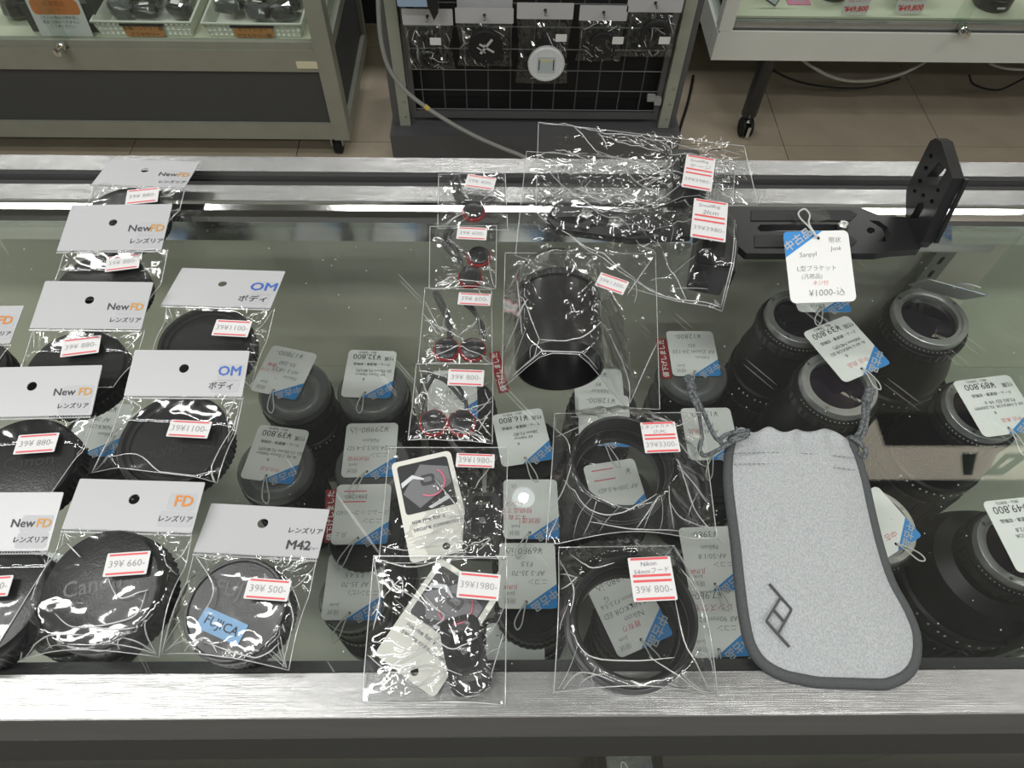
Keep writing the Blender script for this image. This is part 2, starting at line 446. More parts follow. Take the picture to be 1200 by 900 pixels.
TAGN = [0]
def price_tag(M, w, h, label, pen=(), red=(), printed=(), bars=False, string=True, group=None, sdir=None):
    t = empty('price_tag', label, 'price tag', M, group=group)
    hole = (w * .03, h * .40)
    MB().plate(rr(w, h, .004, 4), [circ(.0013, 10, *hole)], 0, .0004).build('card', M_tag, t)
    blue_corner(t, w, h)
    if pen: lettering(t, [(s, x * w, y * h, sz * h, r, -.012, .12) for s, x, y, sz, r in pen], M_hand, .0006)
    if red: lettering(t, [(s, x * w, y * h, sz * h, r, -.008, .12) for s, x, y, sz, r in red], M_redpen, .0006)
    if printed: lettering(t, [(s, x * w, y * h, sz * h, 0, bd) for s, x, y, sz, bd in printed], M_black_ink, .0006)
    if bars:
        b = MB()
        for y in (-.20, -.38): b.box((-w * .05, y * h - .0004, .0004), (w * .36, y * h + .0004, .0007))
        b.build('red_bars', M_red, t)
    if string:
        k = TAGN[0]; TAGN[0] += 1
        rs = random.Random(100 + k); a = sdir if sdir is not None else rs.uniform(-.5, .5)
        hx, hy = hole; L = .016 + rs.random() * .008
        dx, dy = math.sin(a), math.cos(a)
        nx, ny = dy, -dx
        pts = [(hx, hy, .001), (hx + dx * L * .4 + nx * .002, hy + dy * L * .4 + ny * .002, .003), (hx + dx * L + nx * .0035, hy + dy * L + ny * .0035, .002),
               (hx + dx * L * 1.25, hy + dy * L * 1.25, .001), (hx + dx * L - nx * .002, hy + dy * L - ny * .002, .002), (hx + dx * L * .5 - nx * .001, hy + dy * L * .5 - ny * .001, .003), (hx, hy, .0015)]
        MB().tube(smooth_path(pts, 4), .00055, 5).build('string', M_string, t, True)
    return t
def smooth_path(pts, k=4, closed=False):
    pts = [Vector(p) for p in pts]; out = []; n = len(pts)
    rng = range(n) if closed else range(n - 1)
    for i in rng:
        p0 = pts[(i - 1) % n] if (closed or i > 0) else pts[0]; p1 = pts[i]; p2 = pts[(i + 1) % n]; p3 = pts[(i + 2) % n] if (closed or i + 2 < n) else pts[-1]
        for j in range(k):
            t = j / k
            out.append(.5 * ((2 * p1) + (p2 - p0) * t + (2 * p0 - 5 * p1 + 4 * p2 - p3) * t * t + (3 * p1 - p0 - 3 * p2 + p3) * t ** 3))
    if not closed: out.append(pts[-1])
    return out

# ------------------------------------------------------------------ lenses inside the case, each with its tag
SHELF = -.27
LENSN = [0]
def lens(label, cx, cy, zt, R=.0345, kind='clear', rm=.029, group=None, collar=False, base=SHELF):
    H = zt - base; c = P(cx, cy, zt)
    t = empty('camera_lens', label, 'lens', loc=(c.x, c.y, G + base), group=group)
    k = LENSN[0]; LENSN[0] += 1
    body = [(0, 0), (R * .96, 0), (R, .003), (R, H * .16), (R * .955, H * .17), (R * .955, H * .52), (R * .98, H * .53), (R * .98, H * .60),
            (R * .93, H * .61), (R * .93, H * .70), (max(R * .80, rm * 1.12), H * .80), (rm * 1.12, H * .84), (rm * 1.12, H - .009), (rm * 1.06, H - .0062), (0, H - .0062)]
    MB().lathe(body, 48).build('barrel', mat('lens_barrel_black', (.008, .008, .0085), .42, spec=.35, var=.2), t, True, angle=30)
    zz = H * .20, H * .47
    prof = [(R * .95, zz[0]), (R * 1.0, zz[0] + .001), (R * 1.0, zz[1] - .001), (R * .95, zz[1])]
    MB().lathe(prof, 90, gear={1: .0011, 2: .0011}).build('grip_ring', M_rubber, t)
    MB().lathe([(rm * 1.125, H - .020), (rm * 1.15, H - .019), (rm * 1.15, H - .012), (rm * 1.125, H - .011)], 72, gear={1: .0006, 2: .0006}).build('aperture_ring', M_black, t)
    if kind == 'mount':
        MB().lathe([(rm * 1.02, H - .0062), (rm, H - .0005), (rm * .985, H), (rm * .86, H), (rm * .85, H - .002), (rm * .76, H - .002), (rm * .75, H - .007)], 60).build('mount', M_silver, t, True, angle=25)
        MB().lathe([(rm * .75, H - .0060), (rm * .5, H - .0045), (.0, H - .0035)], 40).build('rear_element', M_lens, t, True)
        for a in (.5, 2.4, 4.1):
            MB().lathe([(.0016, H), (.0015, H + .0002), (0, H + .0002)], 10, 0, Matrix.Translation((rm * .925 * math.cos(a), rm * .925 * math.sin(a), 0))).build('screw', M_steel, t)
        dots = MB()
        for i in range(16):
            a = math.radians(200 + i * 6); dots.box((-.0004, -.0004, 0), (.0004, .0004, .0002), 0, Matrix.Translation((rm * 1.09 * math.cos(a), rm * 1.09 * math.sin(a), H - .0075)))
        dots.build('index_marks', M_white, t)
    elif kind == 'clear':
        MB().lathe([(rm * 1.10, H - .009), (rm * 1.10, H + .001), (rm * 1.05, H + .003), (rm * .9, H + .0035), (0, H + .0035)], 48).build('rear_cap', M_cap_clear, t, True, angle=30)
        MB().lathe([(rm * .8, H - .006), (rm * .78, H - .002), (rm * .6, H - .002), (rm * .55, H - .005)], 40).build('mount', M_silver, t, True)
    else:
        MB().lathe([(rm * 1.10, H - .009), (rm * 1.10, H + .002), (rm * 1.06, H + .0035), (rm * .84, H + .0035), (rm * .8, H + .001), (0, H + .001)], 72, gear={0: .0008, 1: .0008}).build('rear_cap', M_black, t, True, angle=30)
    if collar:
        MB().box((R * .9, -.012, H * .40), (R * 1.35, .012, H * .47)).box((R * 1.2, -.009, H * .2), (R * 1.35, .009, H * .47)).build('tripod_foot', M_satin, t)
    # engraved white scale marks on the barrel
    sc = MB(); rs = random.Random(k)
    for i in range(14):
        a = math.radians(-150 + i * 9 + rs.uniform(-2, 2)); zz2 = H * .565
        m = Matrix.Rotation(a, 4, 'Z') @ Matrix.Translation((R * .981, 0, zz2))
        sc.box((-.0002, -.0007, -.0013 * rs.uniform(.4, 1)), (.0002, .0007, .0013), 0, m)
    sc.build('distance_marks', M_lab, t)
    return t

def case_tag(label, cx, cy, z, rot=0, tilt=(0, 0), w=.045, h=.052, **kw):
    M = (Matrix.Translation(P(cx, cy, z)) @ Matrix.Rotation(math.radians(180 + rot), 4, 'Z')
         @ Matrix.Rotation(math.radians(tilt[0]), 4, 'X') @ Matrix.Rotation(math.radians(tilt[1]), 4, 'Y'))
    return price_tag(M, w, h, label, **kw)

def handw(price, l1, l2, l3='ニコン'):
    return [(price, .05, -.38, .15, 2), (l3, -.18, .10, .10, 0), (l1, -.02, -.03, .11, 0), (l2, .0, -.17, .11, 0), ('現状', .30, .38, .09, 0), ('Junk', .30, .28, .08, 0)]
def printed(price, l1, l2):
    return [(price, .10, -.36, .155, .0), (l1, -.02, .02, .075, 0), (l2, -.08, -.06, .08, 0), ('ズーム・超望遠・旧製品', -.02, -.20, .06, .01), ('(税込・免税可)', .1, -.455, .05, 0), ('付属', -.36, -.33, .09, 0), ('B', .10, .12, .07, 0)]

LZ = -.15
G_HW = None
# left group
lens('black zoom lens under a sheer clear cap beside the OM bags, handwritten tag on top', 345, 458, LZ)
case_tag('handwritten price tag with red notes, tilted, on the lens beside the OM bags', 333, 436, LZ + .006, -14, pen=handw('¥17800-', 'AF-S 18-55', '55-200', 'Nikon'), red=[('レンズ付', .28, .02, .09, 0), ('難有', .3, -.1, .09, 0)])
lens('black zoom lens in the case carrying the ¥32,800 tag', 437, 458, LZ)
case_tag('printed ¥32,800 tag on the lens beside the anchor bags', 433, 438, LZ + .006, -2, printed=printed('¥32,800', 'AF Zoom Nikkor', '20-35mm F2.8D(IF)'))
lens('black zoom lens in the case carrying a ¥39,800 tag, left of the keyring bags', 323, 548, LZ)
case_tag('printed price tag reading ¥39,800 on the lens below the OM body cap', 323, 532, LZ + .006, -8, printed=printed('¥39,800', 'Ai AF-S Zoom Nikkor', 'ED 17-35mm F2.8D(IF)'), red=[('中古良品', .0, .28, .08, 0)])
lens('black lens below the ¥32,800 one in the case', 437, 548, LZ)
case_tag('handwritten ¥29980 price tag beside the key-tool bags', 434, 527, LZ + .006, 1, pen=handw('¥29980-込', 'AF24-50/3.3-4.5D', 'Nikon', 'ニコン'), red=[('現状特価', .2, .16, .09, 0)])
lens('black lens beside a red strip, under the tag with two red bars', 428, 628, LZ, kind='black', R=.032, rm=.027)
case_tag('price tag with two red bars and a faint stamped price', 424, 602, LZ + .006, 1, pen=[('ズームニッコールED', -.02, -.02, .09, 0), ('ニコン', -.2, .12, .1, 0), ('良上', .33, .34, .09, 0)], printed=[('39¥1280-', .14, -.29, .10, -.01)], bars=True)
lens('short black lens with a clear cap, near the front rail beside the M42 bag', 413, 700, LZ - .01, R=.026, rm=.0235)
case_tag('handwritten ¥1980 price tag on the short lens beside the M42 bag', 415, 687, LZ - .003, 0, pen=handw('¥1980-込', 'AF 35-70', '3.3-4.5', 'ニコン(ビ)'))
lens('black lens half hidden between the OM cap bag and New FD bags', 112, 520, LZ, kind='black')
case_tag('handwritten tag peeping out between the New FD and OM bags', 116, 502, LZ + .006, -6, pen=handw('¥9800-', 'NIKKOR', 'AF 28', 'Nikon'), printed=())
lens('black lens in the case under the FD bag beside a New FD bag', 46, 700, LZ, kind='black')
case_tag('handwritten tag seen through the FD bag beside the last New FD header', 40, 686, LZ + .006, -10, pen=handw('¥5980-', 'AF-D 35', 'F2', 'Nikon'))
# middle group
lens('black lens in the case under the lowest anchor bag', 540, 478, LZ, kind='black')
case_tag('tag with blue corner seen through the lowest anchor bag', 530, 462, LZ + .006, 3, pen=handw('¥8800-', 'AF 50', '1.8', 'Nikon'))
lens('black lens in the case carrying the ¥16,800 tag', 618, 528, LZ, kind='black')
case_tag('printed ¥16,800 tag, tilted, between the anchor bag and the hood bags', 612, 512, LZ + .006, 10, printed=printed('¥16,800', 'AF Nikkor', '28mm F2.8D'))
lens('black lens in the case under the tag with red writing, between key-tool and hood bags', 625, 612, LZ, kind='black')
case_tag('price tag with several lines of red handwriting between key-tool and hood bags', 622, 596, LZ + .006, 0, red=[('特価品です', .26, .03, .1, 0), ('レンズ', .3, -.08, .1, 0), ('キズ有り', .3, .14, .1, 0), ('現状渡し', .05, .20, .1, 0)], pen=[('Junk', .28, .30, .08, 0), ('現状', .3, .4, .09, 0), ('込', .3, -.38, .1, 0)])
lens('black lens under the ¥6980 tag, left of the lower hood', 626, 708, LZ - .005, kind='black', R=.032, rm=.027)
case_tag('handwritten ¥6980 price tag left of the lower hood bag', 618, 674, LZ + .004, 0, pen=handw('¥6980-込', 'AF-S 35-70', 'F3.5', 'ニコン'), red=[('JUNK', .3, .18, .09, 0)])
case_tag('handwritten ¥1980 tag lying low by the front rail', 604, 771, -.17, 0, pen=[('¥1980-', .0, -.30, .2, 0)], string=False)
lens('short lens standing low by the front rail under the lower key-tool bag', 580, 752, -.185, kind='black', R=.020, rm=.017)
lens('black lens in the case under the large black hood bag', 706, 480, LZ - .01, kind='black')
case_tag('tag seen below the big black hood, with blue corner', 702, 460, LZ + .0, -1, pen=handw('¥4980-', 'Nikkor', '85', 'Nikon'))
case_tag('handwritten ¥12800 tag just behind the upper hood bag', 708, 492, LZ + .012, -3, pen=handw('¥12800-', 'Nikkor', '135', 'Nikon'))
lens('black lens in the case seen through the upper hood ring', 722, 585, LZ, kind='black')
case_tag('tag seen through the upper hood ring, with one red bar', 722, 574, LZ + .006, 10, pen=[('AF 200/4-5.6D', -.05, -.02, .11, 0), ('¥', -.33, -.3, .16, 0)], bars=True, string=False)
lens('black lens in the case seen through the lower hood ring', 745, 728, LZ - .01, kind='black', R=.031)
case_tag('handwritten ¥6980 tag seen through the lower hood ring', 736, 714, LZ - .002, 22, w=.046, h=.060, pen=[('¥6980-込', .03, -.40, .13, 2), ('Nikon', -.05, .10, .11, 0), ('AF NIKKOR ED', .0, -.02, .10, 0), ('28-200mm F3.5-5.6', -.02, -.14, .085, 0), ('G', .26, -.22, .1, 0), ('現状', .32, .40, .08, 0), ('Junk', .3, .31, .07, 0)], red=[('難有り', .08, .20, .09, 0)])
lens('black lens with clear cap beside the pouch cord and a red strip', 812, 438, LZ)
case_tag('handwritten tag on the clear-capped lens beside a red strip', 812, 414, LZ + .006, 0, pen=handw('¥12800-', 'AF Zoom 24-120', 'ED', 'Nikon'))
lens('black lens in the case under the pouch cord loop', 838, 545, LZ, kind='black')
case_tag('handwritten tag under the pouch cord loop', 832, 508, LZ + .006, 1, pen=handw('¥15800-', 'AF 60', 'F2.8', 'Nikon'), red=[('美品', .3, -.05, .1, 0)])
lens('black lens left of the pouch under the Junk tag', 838, 672, LZ, kind='black', R=.031, rm=.026)
case_tag('handwritten Junk tag left of the pouch', 834, 654, LZ + .006, 2, pen=handw('¥3980-', 'AF-50/1.8', 'Nikon', 'ニコン'), red=[('JUNK', .3, .2, .1, 0)])
case_tag('handwritten tag with a red line, left of the pouch logo', 838, 728, LZ + .004, 2, pen=handw('¥7,980-', 'AF 90mm F2.8', '', 'ニコン'), red=[('レンズクモリ', .05, -.20, .12, 0)])
lens('short lens in the case near the front rail, left of the pouch foot', 845, 752, LZ - .03, kind='black', R=.024, rm=.021)
case_tag('printed slip lying by the front rail left of the pouch', 834, 779, -.20, -4, w=.045, h=.03, printed=[('NIKON 28-80 AF-MF', .0, -.2, .2, .02)], string=False)
# red discount strips lying beside tags
def strip_label(label, px, py, z, rot):
    t = empty('discount_label', label, 'label', Matrix.Translation(P(px, py, z)) @ Matrix.Rotation(math.radians(rot), 4, 'Z'))
    MB().plate(rr(.010, .046, .0005, 2), (), 0, .0004).build('paper_strip', mat('red_paper', (.30, .025, .03), .6, var=.1), t)
    lettering(t, [('値下げしました', 0, 0, .0062, 90, .02)], M_tag, .0006)
strip_label('red discount strip with white writing beside the tag with two red bars', 388, 604, -.146, 6)
strip_label('red discount strip with white writing beside the large black hood bag', 585, 436, -.146, 12)
strip_label('red discount strip with white writing beside the clear-capped lens by the pouch cord', 778, 420, -.146, 0)
# right group: telephoto lenses, bare silver mounts up
lens('large telephoto lens with silver mount under the L-bracket tag', 938, 370, -.075, R=.039, kind='mount')
case_tag('tag tucked beneath the bracket tag, with blue corner', 958, 338, -.060, 0, pen=[('Lens', .1, .38, .13, 0)])
lens('large telephoto lens with silver mount behind the pouch cord, ¥39,800 tag on top', 984, 449, -.070, R=.040, kind='mount', rm=.030)
case_tag('printed ¥39,800 tag lying skewed on a silver lens mount above the pouch', 991, 408, -.062, 24, w=.046, h=.054, printed=printed('¥39,800', 'Ai AF-S NIKKOR ED', '300mm F4D(IF)'), red=[('中古 良品', .0, .28, .09, 0)])
lens('large telephoto lens with wide silver mount and a tag standing on edge', 1091, 370, -.085, R=.047, kind='mount', rm=.032, collar=True)
case_tag('price tag tilted up on edge above the lens by the case corner', 1108, 340, -.055, -22, tilt=(52, 0), w=.046, h=.054, printed=printed('¥59,800', 'AF-S NIKKOR', '80-200mm'))
lens('telephoto lens with silver mount carrying the ¥89,800 tag', 1152, 478, -.085, R=.042, kind='mount')
case_tag('printed ¥89,800 tag on a silver mount above the green-sign reflection', 1168, 475, -.075, 8, w=.050, h=.052, printed=printed('¥89,800', 'AF-S NIKKOR 70-200MM', 'F2.8G ED VR II'), red=[('中古 美品', -.1, .26, .08, 0)])
lens('lens with silver mount peeping out from under the grey pouch', 1026, 615, -.10, R=.036, kind='mount', rm=.03)
case_tag('price tag peeping out from under the grey pouch edge', 1030, 612, -.092, 28, w=.04, h=.046, red=[('中古', .0, .25, .12, 0)])
lens('fat black lens with numbered barrel right of the pouch foot', 1196, 642, -.095, R=.055, kind='mount', rm=.030)
case_tag('price tag whose figure ends in 800, right of the pouch', 1206, 625, -.082, 6, w=.046, h=.054, printed=printed('¥49,800', 'AF-S NIKKOR', '28-70mm F2.8'))
# lower compartment, seen through the front glass
lens('lens in the lower compartment behind the front glass', 740, 890, -.40, base=.286 - G, kind='black', R=.03)
case_tag('tag in the lower compartment behind the front glass', 737, 892, -.39, 5, pen=handw('¥2980-', 'AF', '', 'ニコン'))

# ------------------------------------------------------------------ clear bags
def film_fn(C, items, seed, amp, zt=0.0):
    TL, TR, BR, BL = C
    def fn(s, t):
        p = TL * ((1 - s) * (1 - t)) + TR * (s * (1 - t)) + BR * (s * t) + BL * ((1 - s) * t)
        h = 0.0; rad = 0.0; top = 0.0; edge = min(1.0, min(s, 1 - s) * 9) * min(1.0, (1 - t) * 9)
        base = p.z - G
        for (x, y, R, hh) in items:
            d = math.hypot(p.x - x, p.y - y) - R
            if d <= 0: k = 1.0
            else: k = max(0.0, 1 - d / .030) ** 1.25
            h = max(h, hh * k); top = max(top, k ** 4)
            if 0 < d < .045:
                a = math.atan2(p.y - y, p.x - x)
                nn = abs(noise.noise(Vector((math.cos(a) * 3.2 + seed, math.sin(a) * 3.2, seed * .7))))
                rad += (1 - min(1, nn * 3.2)) * amp * 2.2 * (1 - d / .045)
        q = Vector((p.x * 55 + seed * 3.1, p.y * 55, seed))
        w1 = 1 - min(1, abs(noise.noise(q)) * 2.6)
        w2 = 1 - min(1, abs(noise.noise(q * 2.3 + Vector((5, 9, 2)))) * 2.8)
        taut = 1 - .7 * top
        z = max(base, h) + edge * (rad + taut * (amp * (w1 ** 2) + .5 * amp * (w2 ** 2)) + amp * .2)
        return Vector((p.x, p.y, G + z))
    return fn
def film(root, loc, C, items, seed, amp=.0012, n=44, lines=12, name='film', folds=()):
    fn = film_fn(C, items, seed, amp)
    mb = MB(); v = []; f = []
    for j in range(n + 1):
        for i in range(n + 1): v.append(fn(i / n, j / n) - loc)
    for j in range(n):
        for i in range(n): a = j * (n + 1) + i; f.append((a, a + n + 1, a + n + 2, a + 1))
    fo = mb.add(v, f).build(name, M_film, root, True)
    cr = MB(); rs = random.Random(int(seed * 97))
    def line(pts, r):
        cr.tube([fn(s, t) - loc + Vector((0, 0, .0003)) for s, t in pts], r, 5)
    lin = [k / 14 for k in range(15)]
    line([(0, t) for t in lin], .00032); line([(1, t) for t in lin], .00032); line([(s, 1) for s in lin], .00028)
    # folds that run from what is inside to the corners and seams, and short cross folds
    TL, TR, BR, BL = C
    def st(x, y):
        t0 = ((TL.y + TR.y) / 2 - y) / max(1e-4, ((TL.y + TR.y) / 2 - (BL.y + BR.y) / 2))
        xl = TL.x + (BL.x - TL.x) * t0; xr = TR.x + (BR.x - TR.x) * t0
        return (x - xl) / (xr - xl), t0
    def inside(s, t):
        p = TL * ((1 - s) * (1 - t)) + TR * (s * (1 - t)) + BR * (s * t) + BL * ((1 - s) * t)
        return any(math.hypot(p.x - x, p.y - y) < R * .98 for x, y, R, hh in items)
    for poly in folds:      # folds seen in the photo, given in pixels
        w3 = []
        for x, y in poly:
            p = P(x, y, .012)
            for _ in range(5):
                q = tuple(min(.99, max(.01, u)) for u in st(p.x, p.y)); p = P(x, y, .5 * (p.z - G) + .5 * (fn(*q).z - G))
            w3.append(p)
        w3 = smooth_path(w3, 6)
        pts = [tuple(min(.99, max(.01, q)) for q in st(p.x, p.y)) for p in w3]
        m_ = len(pts); line(pts, [.00042 * (.35 + .65 * math.sin(3.14 * (q + .5) / m_)) for q in range(m_)])
    for k in range(lines):
        if items and k % 4 != 3:
            x, y, R, hh = rs.choice(items)
            a = rs.choice((rs.uniform(0, 2 * math.pi), math.pi * (.25 + .5 * rs.randrange(4)) + rs.gauss(0, .18)))
            d = rs.uniform(.012, .045); b = a + rs.gauss(0, .25)
            s0, t0 = st(x + R * 1.02 * math.cos(a), y + R * 1.02 * math.sin(a))
            s1, t1 = st(x + (R + d) * math.cos(b), y + (R + d) * math.sin(b))
        else:
            s0, t0 = rs.uniform(.04, .96), rs.uniform(.05, .95); a = rs.uniform(0, 6.28); L = rs.uniform(.06, .2)
            s1, t1 = s0 + L * math.cos(a), t0 + L * math.sin(a)
        s0, s1, t0, t1 = [min(.985, max(.015, q)) for q in (s0, s1, t0, t1)]
        bx, by = rs.uniform(-.025, .025), rs.uniform(-.025, .025)
        pts = [(s0 + (s1 - s0) * u + bx * math.sin(3.14 * u), t0 + (t1 - t0) * u + by * math.sin(3.14 * u)) for u in [q / 8 for q in range(9)]]
        if sum(inside(*q) for q in pts) > 2: continue
        rad = rs.choice((.0002, .00028, .0004))
        line(pts, [rad * (.4 + .6 * math.sin(3.14 * (q + .5) / 9)) for q in range(9)])
    cr.build('film_folds', M_crease, fo, True)  # whitish tubes along the creases draw their bright streaks
    return fn

def header(root, Minv, q, zt, zb, words, hole=.0030, ho=(-.04, .10)):
    M, w, h = frame(q, zt, zb)
    c = MB().plate(rr(w, h, .0007, 2), [circ(hole, 20, ho[0] * w, ho[1] * h)], 0, .0006).build('header_card', M_white, root, M=Minv @ M)
    # serrated film edge under the card
    sr = MB(); n = 46
    for i in range(n):
        x = -w / 2 + w * (i + .5) / n
        sr.add([(x - w * .3 / n, -h / 2 - .0012, .0007), (x + w * .3 / n, -h / 2 - .0012, .0007), (x, -h / 2 + .0006, .0009)], [(0, 1, 2)])
    sr.build('serrated_edge', M_grey_ink, c)
    MB().tube([(-w / 2, -h / 2 - .0014, .0005), (w / 2, -h / 2 - .0014, .0005)], .0004, 5).build('fold_line', M_crease, c)
    lab = words.get('label')
    if lab:
        for (x, y, lw, lh) in lab: MB().plate(rr(lw * w, lh * h, .0015, 4, x * w, y * h), (), .0006, .0007).build('name_sticker', mat('name_label_paper', (.43, .435, .45), .5), c)
    for t, x, y, s, bd, m in words['text']: lettering(c, [(t, x * w, y * h, s * h, 0, bd)], m, .0009)
    return c

W_NFD = dict(label=[(.35, -.04, .25, .28), (.35, -.32, .25, .27)], text=[('New', .240, -.04, .200, .010, M_black_ink), ('FD', .410, -.04, .205, .022, M_fdorange), ('レンズリア', .335, -.32, .115, .01, M_black_ink)])
W_FD = dict(label=[(.36, .10, .22, .33), (.35, -.24, .27, .30)], text=[('FD', .375, .10, .30, .022, M_orange), ('レンズリア', .345, -.25, .13, .01, M_black_ink)])
W_OM = dict(label=[(.37, .02, .22, .36), (.34, -.28, .24, .26)], text=[('OM', .36, .04, .29, .022, M_omblue), ('ボディ', .31, -.28, .17, .01, M_black_ink)])
W_M42 = dict(text=[('レンズリア', .345, .02, .13, .006, M_black_ink), ('M42', .32, -.27, .25, .022, M_black_ink), ('スクリュー', .42, -.31, .06, .01, M_black_ink)])

def cap(label, cx, cy, R, h, style, tilt=(0, 0), words=None, group=None):
    c = P(cx, cy, h)
    Mt = Matrix.Translation((c.x, c.y, G + .0012 + R * max(abs(math.sin(math.radians(tilt[0]))), abs(math.sin(math.radians(tilt[1])))))) @ Matrix.Rotation(math.radians(tilt[0]), 4, 'X') @ Matrix.Rotation(math.radians(tilt[1]), 4, 'Y')
    t = empty('lens_cap', label, 'lens cap', Mt, group=group)
    hh = h
    MB().lathe([(R * .96, 0), (R, .001), (R, hh * .62), (R * .985, hh * .66)], 110, gear={1: .0009, 2: .0009}).build('knurled_rim', M_black, t)
    if style == 'flat':
        MB().lathe([(0, .001), (R * .95, .001), (R * .95, hh * .62), (R * .985, hh * .64), (R * .985, hh - .002), (R * .955, hh - .0003), (R * .93, hh), (0, hh)], 64).build('shell', M_black, t, True, angle=35)
    elif style == 'dish':
        MB().lathe([(0, .001), (R * .95, .001), (R * .95, hh * .62), (R * .985, hh * .64), (R * .985, hh - .002), (R * .95, hh), (R * .88, hh), (R * .84, hh - .0022), (R * .78, hh - .0024), (R * .76, hh - .0036), (0, hh - .0036)], 64).build('shell', M_black, t, True, angle=35)
    else:
        MB().lathe([(0, .001), (R * .95, .001), (R * .95, hh * .62), (R * .985, hh * .64), (R * .985, hh - .0015), (R * .955, hh), (R * .91, hh), (R * .89, hh - .0012), (0, hh - .0012)], 64).build('shell', M_black, t, True, angle=35)
    if words:
        zt = {'flat': hh, 'dish': hh - .0036, 'rim': hh - .0012}[style]
        lettering(t, [(words[0], words[1], words[2], words[3], words[4], .01)], M_emb, zt + .0002, 'embossing')
    return t, (c.x, c.y, R * 1.0, h + .0016 + R * .9 * (abs(math.sin(math.radians(tilt[0]))) + abs(math.sin(math.radians(tilt[1])))))

def header_bag(label, hq, hz, bl, br, words, sticker, items, seed, group=None, amp=.0012, lines=16, ho=(-.04, .10), folds=()):
    zt, zb = hz
    TL, TR = P(*hq[3], zb), P(*hq[2], zb); BL, BR = P(*bl, .0015), P(*br, .0015)
    loc = (TL + TR + BL + BR) / 4; loc.z = G
    t = empty('clear_bag', label, 'bag', loc=loc, group=group)
    Minv = Matrix.Translation(-loc)
    film(t, loc, (TL, TR, BR, BL), items, seed, amp, lines=lines, folds=folds)
    header(t, Minv, hq, zt, zb, words, ho=ho)
    if sticker: price_sticker(t, sticker[0], sticker[1], sticker[2], Minv, zb=sticker[3] if len(sticker) > 3 else None)
    return t

def sq(cx, cy, w, h, rot=0):
    a = math.radians(rot); c, s = math.cos(a), math.sin(a)
    return [(cx + x * c + y * s, cy - x * s + y * c) for x, y in ((-w / 2, -h / 2), (w / 2, -h / 2), (w / 2, h / 2), (-w / 2, h / 2))]

# New FD column (each header rests on the cap of the bag behind it)
CH = .017
_, i1 = cap('black lens rear cap in the New FD bag resting on the back rail', 145, 252, .030, CH, 'flat')
header_bag('clear bag with New FD header lying on the metal back rail', [(127, 187), (234, 190), (217, 221), (111, 217)], (.014, .020), (88, 282), (202, 282), W_NFD, (sq(167, 230, 38, 17, 6), .022, '39¥ 880-'), [i1], 1.1)
_, i2 = cap('black lens rear cap under the second New FD header from the back rail', 118, 335, .031, CH, 'flat', words=('Canon', 0, -.004, .010, 8))
header_bag('clear bag with New FD header just in front of the one on the back rail', [(76, 241), (195, 240), (197, 293), (76, 295)], (.030, .026), (52, 372), (182, 368), W_NFD, (sq(144, 308, 40, 17, 7), .023, '39¥ 880-'), [i2], 2.3)
_, i3 = cap('black lens rear cap in the New FD bag beside the OM header standing behind', 88, 432, .0315, CH, 'flat', words=('Canon', .004, -.004, .010, 10))
header_bag('clear bag with New FD header, left of the OM header standing free on glass', [(49, 330), (176, 331), (170, 387), (40, 385)], (.031, .026), (10, 480), (146, 470), W_NFD, (sq(95, 406, 45, 20, 7), .023, '39¥ 880-'), [i3], 3.7)
_, i4 = cap('black lens rear cap faintly marked Canon, left of the OM cap', 22, 546, .033, CH, 'flat', words=('Canon', .006, .002, .011, 10))
header_bag('clear bag with New FD header, left of the OM bag with glossy header', [(-26, 432), (116, 428), (112, 487), (-34, 490)], (.031, .026), (-52, 600), (78, 592), W_NFD, (sq(43, 520, 48, 22, 4), .023, '39¥ 880-'), [i4], 4.2)
_, i5 = cap('black lens rear cap in the New FD bag beside the FD bag', -22, 702, .033, .022, 'flat')
header_bag('clear bag with New FD header, left of the FD bag by the front rail', [(-72, 577), (72, 578), (60, 645), (-86, 648)], (.031, .027), (-110, 785), (20, 778), W_NFD, (sq(-12, 688, 50, 24, 4), .028, '39¥ 880-'), [i5], 5.9)
_, i6 = cap('black lens cap in the FD bag cut by the picture edge', -50, 440, .031, CH, 'flat')
header_bag('clear bag with FD header showing only its corner beside New FD bags', [(-104, 361), (28, 358), (13, 404), (-116, 404)], (.02, .018), (-130, 500), (-4, 470), W_FD, (sq(-40, 424, 44, 20, 4), .023, '39¥ 880-'), [i6], 6.4)
# OM bags
_, i7 = cap('black body cap in the OM bag standing free behind the other OM bag', 240, 402, .0315, CH, 'dish', words=('OLYMPUS', 0, -.006, .007, 8))
header_bag('clear bag with OM header whose card stands free on the glass', [(207, 314), (330, 319), (322, 362), (196, 359)], (.012, .020), (182, 452), (298, 462), W_OM, (sq(272, 385, 42, 19, -3), .023, '39¥1100-'), [i7], 7.3)
_, i8 = cap('black dished body cap lettered OLYMPUS in the OM bag', 203, 516, .0335, CH, 'dish', words=('OLYMPUS', 0, -.006, .008, 14))
header_bag('clear bag with glossy OM header lying over the other OM cap', [(157, 411), (292, 411), (285, 466), (147, 464)], (.031, .026), (112, 558), (262, 576), W_OM, (sq(222, 503, 48, 20, -3), .023, '39¥1100-'), [i8], 8.8, folds=[[(120,550),(160,535),(200,560),(235,550),(255,545)],[(147,470),(165,480),(140,500)],[(280,480),(250,540),(260,570)]], amp=.0015)
